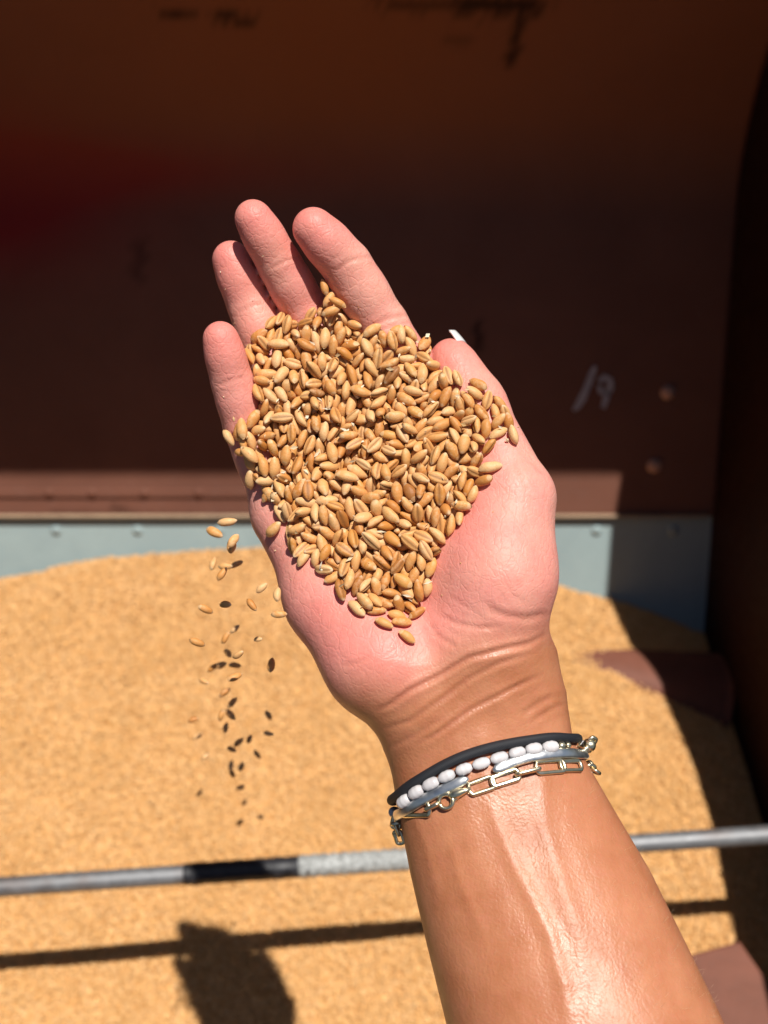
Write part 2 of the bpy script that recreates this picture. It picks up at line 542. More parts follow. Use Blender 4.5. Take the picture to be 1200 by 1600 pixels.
nx, ny = 150, 120
xs = np.linspace(X0, X1, nx + 1); ys = np.linspace(-0.35, 0.86, ny + 1)
gx, gy = np.meshgrid(xs, ys)
gz = bed_z(gx, gy) - 0.002
ymax = W0[1] + (gz / WD[2]) * WD[1] + 0.004
gy2 = np.minimum(gy, ymax)
V = np.stack([gx, gy2, bed_z(gx, gy2) - 0.002], -1).reshape(-1, 3)
F = [(j * (nx + 1) + i, j * (nx + 1) + i + 1, (j + 1) * (nx + 1) + i + 1, (j + 1) * (nx + 1) + i) for j in range(ny) for i in range(nx)]
heap = link_mesh('wheat_heap', V, F, m_mass, smooth=True)
tag(heap, 'golden heap of harvested wheat grain filling the trailer', 'wheat', kind='stuff')

rng = np.random.default_rng(7)
n_k = 170000
kx = rng.uniform(-0.80, X1 - 0.004, n_k); ky = rng.uniform(0.10, 0.80, n_k)
kz = bed_z(kx, ky)
keep = ky < W0[1] + (kz / WD[2]) * WD[1] + 0.002
kx, ky, kz = kx[keep], ky[keep], kz[keep]
kz = kz + rng.uniform(-0.0012, 0.0016, len(kx))
pts_me = bpy.data.meshes.new('wheat_kernels')
pts_me.from_pydata(np.stack([kx, ky, kz], 1).tolist(), [], [])
rot = np.stack([rng.uniform(-math.pi, math.pi, len(kx)), rng.normal(0, 0.28, len(kx)), rng.uniform(0, 2 * math.pi, len(kx))], 1).astype(np.float32)
a = pts_me.attributes.new('rot', 'FLOAT_VECTOR', 'POINT'); a.data.foreach_set('vector', rot.ravel())
a = pts_me.attributes.new('sc', 'FLOAT', 'POINT'); a.data.foreach_set('value', rng.uniform(0.85, 1.1, len(kx)).astype(np.float32))
kern = bpy.data.objects.new('wheat_kernels', pts_me)
COL.objects.link(kern)
kern.parent = heap
tag(kern, kind='stuff')
src = []
for s in range(3):
    me = kernel_mesh('heap_kernel', 100 + s, rings=6, seg=7, L=6.0, W=3.0, T=2.6)
    me.materials.append(m_wheat_dry)
    src.append(bpy.data.objects.new('heap_kernel', me))
ng = bpy.data.node_groups.new('scatter_kernels', 'GeometryNodeTree')
ng.interface.new_socket('Geometry', in_out='INPUT', socket_type='NodeSocketGeometry')
ng.interface.new_socket('Geometry', in_out='OUTPUT', socket_type='NodeSocketGeometry')
gi = ng.nodes.new('NodeGroupInput'); go = ng.nodes.new('NodeGroupOutput')
iop = ng.nodes.new('GeometryNodeInstanceOnPoints')
jn = ng.nodes.new('GeometryNodeJoinGeometry')
for o in src:
    oi = ng.nodes.new('GeometryNodeObjectInfo'); oi.inputs['Object'].default_value = o; oi.inputs['As Instance'].default_value = True
    ng.links.new(oi.outputs['Geometry'], jn.inputs[0])
na = ng.nodes.new('GeometryNodeInputNamedAttribute'); na.data_type = 'FLOAT_VECTOR'; na.inputs['Name'].default_value = 'rot'
nb = ng.nodes.new('GeometryNodeInputNamedAttribute'); nb.data_type = 'FLOAT'; nb.inputs['Name'].default_value = 'sc'
e2r = ng.nodes.new('FunctionNodeEulerToRotation')
ng.links.new(na.outputs[0], e2r.inputs[0])
ng.links.new(gi.outputs[0], iop.inputs['Points'])
ng.links.new(jn.outputs[0], iop.inputs['Instance'])
iop.inputs['Pick Instance'].default_value = True
ng.links.new(e2r.outputs[0], iop.inputs['Rotation'])
ng.links.new(nb.outputs[0], iop.inputs['Scale'])
ng.links.new(iop.outputs[0], go.inputs[0])
kern.modifiers.new('scatter', 'NODES').node_group = ng

# ------------------------------------------------------------------ covers that bound the sunlight
ZC = 1.045
def lift(p):
    s = (ZC - p[2]) / (-SUN_DIR.z)
    return np.asarray(p) - np.array(SUN_DIR) * s
edge_far = lift(wall_pt(300, 742)); 
cover_back = slab('unseen_top_cover', [(X0, edge_far[1], ZC), (X1 + 0.3, edge_far[1], ZC), (X1 + 0.3, ytop + 0.03, ZC), (X0, ytop + 0.03, ZC)], 0.003, (0, 0, 1), m_side)
added_cover_left = slab('unseen_top_cover', [(X0, -0.35, ZC + 0.006), (-0.50, -0.35, ZC + 0.006), (-0.50, edge_far[1] + 0.05, ZC + 0.006), (X0, edge_far[1] + 0.05, ZC + 0.006)], 0.003, (0, 0, 1), m_side)  # added out of view at the left to cut sky and bounce fill
# the right wall: its top edge falls towards the viewer and throws the slanting edge of the shade
SH = [wall_pt(972, 742), wall_pt(962, 800), bed_hit(950, 936), bed_hit(985, 1010), bed_hit(1030, 1075), bed_hit(1085, 1200), bed_hit(1112, 1290), bed_hit(1145, 1450), bed_hit(1165, 1560)]
rim = []
for p in SH:
    s_ = (X1 - p[0]) / -SUN_DIR.x
    rim.append((p[1] - SUN_DIR.y * s_, p[2] - SUN_DIR.z * s_))
rim.sort(key=lambda q: -q[0])
prof = [(-0.35, -0.30), (P_FOOT[1] + 0.02, P_FOOT[2]), (q0[1] + 0.02, q0[2]), (q1[1] + 0.03, q1[2]), (q2[1] + 0.03, q2[2]), (ytop + 0.02, 1.043), (rim[0][0] + 0.0005, 1.043)] + rim + [(-0.35, rim[-1][1])]
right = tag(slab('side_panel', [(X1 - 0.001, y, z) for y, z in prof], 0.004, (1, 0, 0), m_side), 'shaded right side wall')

# ------------------------------------------------------------------ cross bar
b0, b1 = np.array(at(0, 1386, 0.700)), np.array(at(1200, 1304, 0.738))
bd = (b1 - b0)
def bar_at(px):
    lo, hi = -1.5, 2.0
    for _ in range(50):
        m_ = 0.5 * (lo + hi); q = px_of((b0 + bd * m_)[None])[0]
        if q[0] < px: lo = m_
        else: hi = m_
    return b0 + bd * lo
tl = (X0 - b0[0]) / bd[0]; tr = (X1 - b0[0]) / bd[0]
BR = 0.0070
V, F = tube([b0 + bd * t for t in np.linspace(tl, tr, 40)], BR, 20)
bar = under(link_mesh('cross_bar', V, F, m_steel, smooth=True), trailer)
tag(bar, 'grey steel bar across the trailer')
k = N('black_tape'); m_tape = k.set(Base_Color=k.ramp(k.noise(300, 4, 0.6, k.coord()), [(0.3, (0.012, 0.012, 0.015)), (0.75, (0.035, 0.035, 0.042))]), Roughness=0.5)
k = N('pale_wrap'); m_wrap = k.set(Base_Color=k.ramp(k.noise(260, 5, 0.7, k.coord()), [(0.3, (0.16, 0.16, 0.155)), (0.5, (0.36, 0.37, 0.36)), (0.72, (0.62, 0.63, 0.62))]), Roughness=0.6)
pa, pb, pc = bar_at(288), bar_at(466), bar_at(668)
n_ = 46
V, F = tube([pa + (pb - pa) * t for t in np.linspace(0, 1, n_)], [BR + 0.0007 + 0.0003 * ((i // 4) % 2) for i in range(n_)], 20)
tag(under(link_mesh('tape_band', V, F, m_tape, smooth=True), bar), 'black tape wound round the bar')
n_ = 90
V, F = tube([pb + (pc - pb) * (0.004 + 0.996 * t) for t in np.linspace(0, 1, n_)], [BR + 0.0005 + 0.0008 * abs(math.sin(i * 0.45)) for i in range(n_)], 20)
tag(under(link_mesh('wrap_band', V, F, m_wrap, smooth=True), bar), 'pale flaking wrap round the bar')

# ------------------------------------------------------------------ auger cover half sunk in the wheat, bracket in the corner
tip = bed_hit(874, 1020)
endp = np.array([X1 - 0.002, tip[1] - 0.030, float(bed_z(X1 - 0.03, tip[1] - 0.02)) + 0.006])
ax = endp - tip; L_ = np.linalg.norm(ax); ax /= L_
sv = np.cross(ax, [0, 0, 1.0]); sv /= np.linalg.norm(sv); uv = np.cross(sv, ax)
V, F = [], []
na_, nb_ = 24, 16
for i in range(na_ + 1):
    t = i / na_
    rr = 0.022 * min(1.0, (1 - (1 - min(t / 0.35, 1)) ** 2) ** 0.5 * 0.95 + 0.05) + 0.036 * max(0.0, t - 0.25)
    for j in range(nb_ + 1):
        an = math.pi * (j / nb_)
        V.append(tip + ax * L_ * t + sv * math.cos(an) * rr + uv * (math.sin(an) * rr * 0.50 - 0.009 + 0.002 * t))
for i in range(na_):
    for j in range(nb_):
        q = i * (nb_ + 1) + j
        F.append((q, q + 1, q + nb_ + 2, q + nb_ + 1))
F.append(tuple(range(nb_ + 1))); F.append(tuple(na_ * (nb_ + 1) + j for j in range(nb_, -1, -1)))
auger = under(link_mesh('auger_cover', V, F, m_rust, smooth=True), trailer)
tag(auger, 'red brown rounded cover half buried in the wheat')

c0 = np.array(at(1188, 1580, 0.80))
bz = c0[2]
def on_plane(px, py, z):
    r = ray(px, py); return CV + r * ((z - CV[2]) / r[2])
top = [on_plane(1040, 1502, bz), on_plane(1156, 1470, bz), on_plane(1290, 1660, bz), on_plane(1130, 1720, bz)]
V = [tuple(p) for p in top] + [(p[0], p[1], p[2] - 0.16) for p in top]
bm = bmesh.new(); vs = [bm.verts.new(v) for v in V]
for f in ((0, 1, 2, 3), (7, 6, 5, 4), (0, 4, 5, 1), (1, 5, 6, 2), (2, 6, 7, 3), (3, 7, 4, 0)): bm.faces.new([vs[i] for i in f])
bmesh.ops.recalc_face_normals(bm, faces=bm.faces)
bmesh.ops.bevel(bm, geom=bm.edges[:], offset=0.002, segments=2, profile=0.5, affect='EDGES')
me = bpy.data.meshes.new('corner_bracket'); bm.to_mesh(me); bm.free(); me.materials.append(m_rust)
br = bpy.data.objects.new('corner_bracket', me); COL.objects.link(br); under(br, trailer)
tag(br, 'red brown square steel bracket standing out of the wheat')

# ------------------------------------------------------------------ the hand and forearm
# One closed skin grown from a distance field of bones and flesh (millimetres in the viewer's frame).
def smin(a, b, k):
    h = np.maximum(k - np.abs(a - b), 0.0) / k
    return np.minimum(a, b) - h * h * k * 0.25

def smax(a, b, k):
    return -smin(-a, -b, k)

def round_cone(p, a, b, r1, r2):
    ba = b - a
    l2 = float(ba @ ba)
    t = np.clip(((p - a) @ ba) / l2, 0, 1)
    q = p - a - t[:, None] * ba
    return np.sqrt((q * q).sum(1)) - (r1 + (r2 - r1) * t)

def ellipsoid(p, c, axes, rad):
    q = (p - c) @ np.asarray(axes).T / np.asarray(rad)
    k0 = np.sqrt((q * q).sum(1)) + 1e-9
    q2 = q / np.asarray(rad)
    k1 = np.sqrt((q2 * q2).sum(1)) + 1e-9
    return k0 * (k0 - 1.0) / k1

FINGERS = {
    'index':  [(674, 664, 309, 10.0), (597, 508, 305, 7.9), (541, 414, 297, 7.3), (490, 358, 291, 6.4)],
    'middle': [(585, 694, 314, 9.9), (478, 487, 309, 7.2), (435, 410, 300, 6.4), (396, 342, 293, 5.7)],
    'ring':   [(507, 730, 315, 9.4), (421, 560, 311, 7.4), (389, 472, 309, 6.8), (362, 407, 305, 6.1)],
    'little': [(443, 797, 309, 8.9), (384, 665, 304, 6.7), (361, 590, 298, 6.0), (345, 530, 293, 5.4)],
}
THUMB = [(782, 905, 285, 14.6), (801, 778, 290, 12.3), (748, 640, 299, 8.5), (704, 561, 305, 6.4)]
CARPUS = {'index': (768, 1010, 292, 12.5), 'middle': (735, 1020, 294, 13.0), 'ring': (695, 1028, 295, 13.0), 'little': (650, 1030, 294, 13.0)}
FOREARM = [  # px, py, depth, half width mm, half thickness mm
    (737, 1080, 292, 26.0, 16.0), (746, 1128, 291, 28.3, 18.5), (757, 1200, 288, 28.0, 19.0), (799, 1312, 283, 31.3, 22.0),
    (841, 1417, 277, 33.8, 25.5), (883, 1533, 270, 35.3, 28.5), (917, 1630, 264, 36.5, 31.0), (952, 1736, 257, 37.5, 33.0), (1030, 1960, 243, 39.0, 35.0)]

FA_C = np.array([mm(a, b, c) for a, b, c, _, _ in FOREARM])
FA_W = np.array([(w, t) for _, _, _, w, t in FOREARM])
_ax = FA_C[-1] - FA_C[1]
FA_AX = _ax / np.linalg.norm(_ax)
_s = (FA_C - FA_C[0]) @ FA_AX
FA_E1 = np.array([1.0, 0, 0]) - FA_AX * FA_AX[0]
FA_E1 /= np.linalg.norm(FA_E1)
FA_E2 = np.cross(FA_E1, -FA_AX)
if FA_E2[2] < 0: FA_E2 = -FA_E2

def forearm(p):
    s = (p - FA_C[0]) @ FA_AX
    c = np.stack([np.interp(s, _s, FA_C[:, k]) for k in range(3)], 1)
    w = np.interp(s, _s, FA_W[:, 0]); t = np.interp(s, _s, FA_W[:, 1])
    q = p - c
    u = q @ FA_E1; v = q @ FA_E2
    # a rounded, slightly flattened section
    a = np.abs(u / w); b = np.abs(v / t)
    k = (a ** 2.2 + b ** 2.2) ** (1 / 2.2)
    g = np.sqrt((u / w / w) ** 2 + (v / t / t) ** 2) / np.maximum(np.sqrt(a * a + b * b), 1e-6)
    d = (k - 1.0) / np.maximum(g, 1e-4)
    d = np.where(k < 0.2, -t * 0.8, d)
    return np.maximum(d, -s)

def skin_field(p):
    p = np.asarray(p, float)
    M = lambda q: mm(q[0], q[1], q[2])
    palm = None
    for k in ('index', 'middle', 'ring', 'little'):
        a = FINGERS[k][0]; b = CARPUS[k]
        d = round_cone(p, M(a), M(b), a[3] + 0.6, b[3])
        palm = d if palm is None else smin(palm, d, 9.0)
    # little-finger side of the palm and its heel
    palm = smin(palm, round_cone(p, mm(455, 815, 306), mm(520, 935, 297), 10.0, 13.0), 8.0)
    palm = smin(palm, round_cone(p, mm(520, 935, 297), mm(592, 1030, 289), 13.0, 15.0), 10.0)
    palm = smin(palm, round_cone(p, mm(592, 1030, 289), mm(660, 1068, 289), 15.0, 13.5), 10.0)
    # ball of the thumb
    th = [M(q) for q in THUMB]
    palm = smin(palm, round_cone(p, mm(768, 992, 286), th[0], 13.3, 14.8), 9.0)
    palm = smin(palm, round_cone(p, mm(735, 985, 286), mm(765, 880, 288), 13.0, 14.5), 10.0)
    palm = smin(palm, round_cone(p, th[0], th[1], 14.5, 12.4), 8.0)
    palm = smin(palm, round_cone(p, mm(680, 740, 303), mm(785, 790, 294), 8.0, 9.5), 12.0)      # web
    palm = smin(palm, round_cone(p, mm(600, 720, 307), mm(690, 890, 296), 9.5, 11.0), 10.0)       # middle of the palm
    thumb = round_cone(p, th[1], th[2], 12.3, 8.6)
    thumb = smin(thumb, round_cone(p, th[2], th[3], 8.5, 6.4), 4.0)
    thumb = smin(thumb, round_cone(p, mm(737, 618, 299), mm(712, 574, 302), 8.0, 6.9), 4.0)
    palm = smin(palm, forearm(p), 16.0)
    allf = None
    for k, ch in FINGERS.items():
        f = None
        for i in range(3):
            a, b = ch[i], ch[i + 1]
            ra = a[3] - (0.6 if i == 0 else 0)
            d = round_cone(p, M(a), M(b), ra, b[3])
            f = d if f is None else smin(f, d, 2.5)
            # flesh pad on the palm side of each phalanx
            mid = M(a) * 0.45 + M(b) * 0.55
            n = np.array([0.05, 0.12, 1.0]); n /= np.linalg.norm(n)
            ax = M(b) - M(a); L = np.linalg.norm(ax); ax /= L
            e = np.cross(n, ax); e /= np.linalg.norm(e); n2 = np.cross(ax, e)
            r = 0.5 * (a[3] + b[3])
            pad = ellipsoid(p, mid + n2 * 0.9, np.array([ax, e, n2]), (L * 0.56, r * 0.99, r * 0.97))
            f = smin(f, pad, 3.0)
        allf = f if allf is None else smin(allf, f, 1.2)
    return smin(smin(palm, allf, 5.0), thumb, 1.6)

def field_normal(p, e=0.4):
    g = np.zeros_like(p)
    for k in range(3):
        dp = np.zeros(3); dp[k] = e
        g[:, k] = skin_field(p + dp) - skin_field(p - dp)
    return g / (np.linalg.norm(g, axis=1, keepdims=True) + 1e-9)

def surface_nets(lo, hi, h):
    n = [int((hi[k] - lo[k]) / h) + 1 for k in range(3)]
    ax = [lo[k] + h * np.arange(n[k]) for k in range(3)]
    F = np.empty(n, np.float32)
    B = 6                                            # look closely only at the blocks near the skin
    st = [np.arange(0, n[k], B) for k in range(3)]
    cen = np.stack(np.meshgrid(*[lo[k] + h * (st[k] + B / 2 - 0.5) for k in range(3)], indexing='ij'), -1)
    dc = skin_field(cen.reshape(-1, 3)).reshape(cen.shape[:3])
    todo = []
    for i, a in enumerate(st[0]):
        for j, b in enumerate(st[1]):
            for k, c_ in enumerate(st[2]):
                if abs(dc[i, j, k]) > B * h * 1.25: F[a:a + B, b:b + B, c_:c_ + B] = dc[i, j, k]
                else: todo.append((a, b, c_))
    for q in range(0, len(todo), 120):
        ps, shp = [], []
        for a, b, c_ in todo[q:q + 120]:
            g = np.stack(np.meshgrid(ax[0][a:a + B], ax[1][b:b + B], ax[2][c_:c_ + B], indexing='ij'), -1)
            ps.append(g.reshape(-1, 3)); shp.append(g.shape[:3])
        f = skin_field(np.concatenate(ps)); o_ = 0
        for (a, b, c_), sh in zip(todo[q:q + 120], shp):
            m_ = sh[0] * sh[1] * sh[2]
            F[a:a + B, b:b + B, c_:c_ + B] = f[o_:o_ + m_].reshape(sh); o_ += m_
    S = F < 0
    c = [n[k] - 1 for k in range(3)]
    acc = np.zeros(c + [3], np.float32); cnt = np.zeros(c, np.float32)
    corners = [(i, j, k) for i in (0, 1) for j in (0, 1) for k in (0, 1)]
    def sub(A, o): return A[o[0]:o[0] + c[0], o[1]:o[1] + c[1], o[2]:o[2] + c[2]]
    for o in corners:
        for d in range(3):
            if o[d]: continue
            o2 = list(o); o2[d] = 1
            fa, fb = sub(F, o), sub(F, o2)
            cr = (fa < 0) != (fb < 0)
            t = np.where(cr, fa / np.where(cr, fa - fb, 1), 0)
            for a in range(3):
                acc[..., a] += np.where(cr, o[a] + (t if a == d else 0), 0)
            cnt += cr
    act = cnt > 0
    idx = -np.ones(c, np.int64)
    idx[act] = np.arange(act.sum())
    cell = np.argwhere(act)
    V = np.array(lo) + h * (cell + acc[act] / cnt[act][:, None])
    quads = []
    for d in range(3):
        a, b = (d + 1) % 3, (d + 2) % 3
        sl = [slice(None)] * 3
        s0 = [slice(1, n[k] - 1) for k in range(3)]; s0[d] = slice(0, n[d] - 1)
        s1 = list(s0); s1[d] = slice(1, n[d])
        A, B = S[tuple(s0)], S[tuple(s1)]
        cr = np.argwhere(A != B)
        inside = A[A != B]
        off = np.ones(3, int); off[d] = 0
        base = cr + off
        def cc(da, db):
            q = base.copy(); q[:, a] -= da; q[:, b] -= db
            return idx[q[:, 0], q[:, 1], q[:, 2]]
        q = np.stack([cc(1, 1), cc(0, 1), cc(0, 0), cc(1, 0)], 1)
        q[~inside] = q[~inside][:, ::-1]
        quads.append(q)
    Q = np.concatenate(quads)
    Q = Q[(Q >= 0).all(1)]
    return V, Q

def project_skin(p, it=2):
    nr = field_normal(p)
    for _ in range(it):
        p = p - nr * np.clip(skin_field(p), -1.5, 1.5)[:, None]
    return p

SKIN = {}
def skin_hit(px, py, off=0.0):
    """where the sight line through a pixel meets the skin (or a shell off mm above it)"""
    d = Vector(((px - 600) / FPX, (800 - py) / FPX, -1.0)).normalized()
    loc, nr, _, _ = SKIN['bvh'].ray_cast(Vector((0, 0, 0)), d)
    if loc is None: return None, None
    c = max(0.4, -nr.dot(d))
    return np.array(loc - d * (off / c)), np.array(nr)

# creases: polyline in photograph pixels, depth mm, half width mm
CREASES = [
    ([(590, 1110), (612, 1100), (640, 1079), (688, 1055), (733, 1028), (792, 1013), (826, 1006), (850, 993)], 0.8, 0.65),
    ([(596, 1140), (640, 1127), (692, 1091), (733, 1060), (781, 1036), (830, 1022)], 0.4, 0.65),
    ([(650, 1163), (679, 1149), (737, 1108), (792, 1080), (848, 1054)], 0.5, 0.6),
    ([(600, 1172), (650, 1148), (700, 1118)], 0.25, 0.8),
    ([(815, 1117), (840, 1100), (867, 1086)], 0.3, 0.7),
    ([(830, 1128), (862, 1108), (884, 1100)], 0.25, 0.6),
    ([(683, 959), (714, 974), (748, 981), (781, 980)], 0.28, 0.6),
    ([(756, 940), (770, 954), (796, 963), (824, 966), (857, 958)], 0.38, 1.0),
    ([(668, 967), (683, 993), (716, 1013)], 0.25, 0.6),
    ([(700, 930), (722, 944), (745, 955)], 0.15, 0.5),
    ([(790, 905), (800, 930), (826, 945)], 0.12, 0.5),
    ([(523, 424), (545, 408), (566, 402), (584, 402)], 0.27, 0.55),
    ([(575, 512), (600, 500), (626, 493), (640, 493)], 0.32, 0.6),
    ([(590, 516), (615, 508), (640, 504)], 0.18, 0.5),
    ([(425, 420), (445, 408), (468, 401)], 0.26, 0.55),
    ([(462, 505), (488, 492), (512, 485)], 0.27, 0.6),
    ([(372, 488), (393, 478), (412, 472)], 0.22, 0.5),
    ([(338, 603), (360, 594), (384, 590)], 0.22, 0.5),
    ([(740, 655), (765, 640), (785, 632)], 0.2, 0.6),
    ([(800, 720), (812, 742), (826, 765)], 0.2, 0.6),
    ([(806, 700), (830, 722), (850, 742)], 0.12, 0.5),
    ([(535, 1040), (560, 1035), (580, 1025)], 0.2, 0.6),
]
RIDGES = [   # tendons and veins, raised
    ([(757, 1235), (775, 1285), (800, 1345), (832, 1405), (858, 1460), (880, 1540), (895, 1620)], 0.6, 2.1),
    ([(752, 1130), (758, 1190), (757, 1240)], 0.5, 2.6),
    ([(715, 1130), (722, 1200), (728, 1270), (748, 1360)], 0.35, 3.2),
    ([(850, 1150), (846, 1210), (850, 1290), (880, 1390), (920, 1500)], 0.45, 2.6),
    ([(765, 1060), (785, 1100), (800, 1150)], 0.3, 3.0),
    ([(700, 1300), (720, 1380), (760, 1470)], 0.25, 1.5),
    ([(640, 1250), (668, 1330), (690, 1420)], 0.22, 1.6),
]

def poly_dist(q, pts):
    best = np.full(len(q), 1e9)
    tt = np.zeros(len(q))
    P = np.array(pts, float)
    seg = np.linalg.norm(np.diff(P, axis=0), axis=1)
    cum = np.concatenate([[0], np.cumsum(seg)])
    for i in range(len(P) - 1):
        a, b = P[i], P[i + 1]
        t = np.clip(((q - a) @ (b - a)) / ((b - a) @ (b - a)), 0, 1)
        d = np.linalg.norm(q - a - t[:, None] * (b - a), axis=1)
        m = d < best
        best = np.where(m, d, best)
        tt = np.where(m, (cum[i] + t * seg[i]) / cum[-1], tt)
    return best, tt

def build_skin():
    V, Q = surface_nets((-72, -215, -342), (112, 112, -212), 1.5)
    me = bpy.data.meshes.new('skin_base')
    me.from_pydata(V.tolist(), [], Q.tolist())
    tmp = bpy.data.objects.new('skin_base', me)
    COL.objects.link(tmp)
    md = tmp.modifiers.new('s', 'SUBSURF'); md.levels = 1
    ev = tmp.evaluated_get(bpy.context.evaluated_depsgraph_get())
    m2 = bpy.data.meshes.new_from_object(ev)
    bpy.data.objects.remove(tmp); bpy.data.meshes.remove(me)
    n = len(m2.vertices)
    co = np.empty(n * 3); m2.vertices.foreach_get('co', co); co = co.reshape(-1, 3)
    co = project_skin(co)
    nr = field_normal(co)
    view = -co / np.linalg.norm(co, axis=1, keepdims=True)
    face = np.clip(((nr * view).sum(1) - 0.02) / 0.2, 0, 1)
    px = np.stack([600 + FPX * co[:, 0] / -co[:, 2], 800 - FPX * co[:, 1] / -co[:, 2]], 1)
    scale = FPX / -co[:, 2]
    disp = np.zeros(n); cr_at = np.zeros(n)
    for pts, dep, w in CREASES:
        d, t = poly_dist(px, pts)
        d = d / scale
        env = np.clip(np.minimum(t, 1 - t) * 5 + 0.15, 0, 1) * face
        g = np.exp(-(d / w) ** 2) * env
        disp -= dep * g
        disp += dep * 0.35 * np.exp(-((d - 2.3 * w) / (1.4 * w)) ** 2) * env
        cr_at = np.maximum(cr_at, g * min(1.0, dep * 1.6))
    for pts, h, w in RIDGES:
        d, t = poly_dist(px, pts)
        d = d / scale
        env = np.clip(np.minimum(t, 1 - t) * 5, 0, 1) * face
        disp += h * np.exp(-(d / w) ** 2) * env
    co = co + nr * disp[:, None]
    # colour zones: how much a spot is palm skin (pink) rather than forearm skin (tanned)
    s = (co - FA_C[0]) @ FA_AX
    wob = 6 * np.sin(co[:, 0] * 0.21) + 4 * np.sin(co[:, 0] * 0.09 + 1.0)
    pl = np.clip((2 + 0.25 * wob - s) / 22.0, 0, 1)
    pl = pl * pl * (3 - 2 * pl)
    pl *= np.clip(((nr[:, 2]) + 0.35) / 0.5, 0.25, 1)
    # flush of the fingertips and pads
    fl = np.zeros(n)
    for ch in list(FINGERS.values()) + [THUMB]:
        for i, (r, w) in ((3, (13.0, 1.0)), (2, (11.0, 0.35))):
            c = mm(*ch[i][:3]); fl = np.maximum(fl, w * np.exp(-((co - c) ** 2).sum(1) / (2 * (r * 0.75) ** 2)))
    for (a, b, c, r, w) in ((545, 985, 280, 17, 0.75), (600, 1040, 275, 15, 0.8), (735, 860, 272, 20, 0.5), (690, 960, 276, 14, 0.45), (470, 880, 292, 14, 0.35)):
        fl = np.maximum(fl, w * np.exp(-((co - mm(a, b, c)) ** 2).sum(1) / (2 * r * r)))
    from mathutils.bvhtree import BVHTree
    SKIN['bvh'] = BVHTree.FromPolygons(co.tolist(), [tuple(p.vertices) for p in m2.polygons])
    W = to_world(co)
    base = to_world(FA_C[-1])
    m2.vertices.foreach_set('co', (W - base).ravel())
    for nm, arr in (('palm', pl), ('flush', fl), ('crease', cr_at)):
        at_ = m2.attributes.new(nm, 'FLOAT', 'POINT')
        at_.data.foreach_set('value', arr.astype(np.float32))
    m2.polygons.foreach_set('use_smooth', [True] * len(m2.polygons))
    m2.update()
    return m2, Vector(base)

def skin_material():
    k = N('skin')
    pos = k.coord('Object')
    pal, flu, cre = k.attr('palm'), k.attr('flush'), k.attr('crease')
    n1 = k.noise(90, 5, 0.6, pos)
    n2 = k.noise(420, 4, 0.6, pos)
    tan = k.ramp(n1, [(0.3, (0.46, 0.165, 0.072)), (0.7, (0.57, 0.232, 0.115))])
    pink = k.ramp(n1, [(0.3, (0.83, 0.310, 0.250)), (0.7, (0.87, 0.40, 0.325))])
    pale = k.ramp(k.noise(48, 4, 0.6, pos), [(0.42, 0.0), (0.68, 0.55)])
    pink = k.mix(pale, pink, (0.84, 0.47, 0.34))
    c = k.mix(pal, tan, pink)
    c = k.mix(k.math('MULTIPLY', k.math('MULTIPLY', flu, pal), 0.75), c, (0.80, 0.215, 0.185))
    c = k.mix(k.math('MULTIPLY', k.ramp(n2, [(0.45, 0.0), (0.75, 1.0)]), 0.24), c, (0.60, 0.19, 0.13))
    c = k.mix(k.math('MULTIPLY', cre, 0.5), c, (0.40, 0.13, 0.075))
    h = k.math('ADD', k.noise(1300, 2, 0.5, pos), k.math('MULTIPLY', n2, 0.6))
    b = k.bump(h, 0.22, 0.0006)
    v2 = k.n('ShaderNodeTexVoronoi', feature='DISTANCE_TO_EDGE'); v2.inputs['Scale'].default_value = 330; v2.inputs['Randomness'].default_value = 1.0
    mp = k.n('ShaderNodeMapping'); mp.inputs['Rotation'].default_value = (0.4, 0.2, 0.5); mp.inputs['Scale'].default_value = (1.0, 0.45, 1.0)
    wr = k.n('ShaderNodeVectorMath', operation='ADD')
    nz = k.n('ShaderNodeTexNoise'); nz.inputs['Scale'].default_value = 160; k.l(pos, nz.inputs['Vector'])
    sc_ = k.n('ShaderNodeVectorMath', operation='SCALE'); sc_.inputs['Scale'].default_value = 0.006; k.l(nz.outputs['Color'], sc_.inputs[0])
    k.l(pos, wr.inputs[0]); k.l(sc_.outputs[0], wr.inputs[1]); k.l(wr.outputs[0], mp.inputs['Vector']); k.l(mp.outputs[0], v2.inputs['Vector'])
    b = k.bump(k.math('MULTIPLY', k.math('MINIMUM', v2.outputs['Distance'], 0.10), k.math('ADD', 0.5, pal)), 0.26, 0.0016, b)
    b = k.bump(k.noise(230, 3, 0.5, pos), 0.14, 0.0007, b)
    rough = k.math('ADD', k.ramp(k.noise(70, 4, 0.6, pos), [(0.3, 0.34), (0.7, 0.50)]), k.math('MULTIPLY', pal, 0.06))
    k.set(Base_Color=c, Roughness=rough, Normal=b, Subsurface_Weight=0.16, Subsurface_Scale=0.004,
          Specular_IOR_Level=k.math('SUBTRACT', 0.5, k.math('MULTIPLY', pal, 0.18)))
    k.b.inputs['Subsurface Radius'].default_value = (1.0, 0.32, 0.18)
    return k.m

skin_mat = skin_material()
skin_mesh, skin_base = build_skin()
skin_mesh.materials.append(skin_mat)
person = bpy.data.objects.new('person', skin_mesh)
person.location = skin_base
COL.objects.link(person)
tag(person, 'bare right forearm and open hand, palm up, fingers slightly curled round a heap of wheat', 'person')

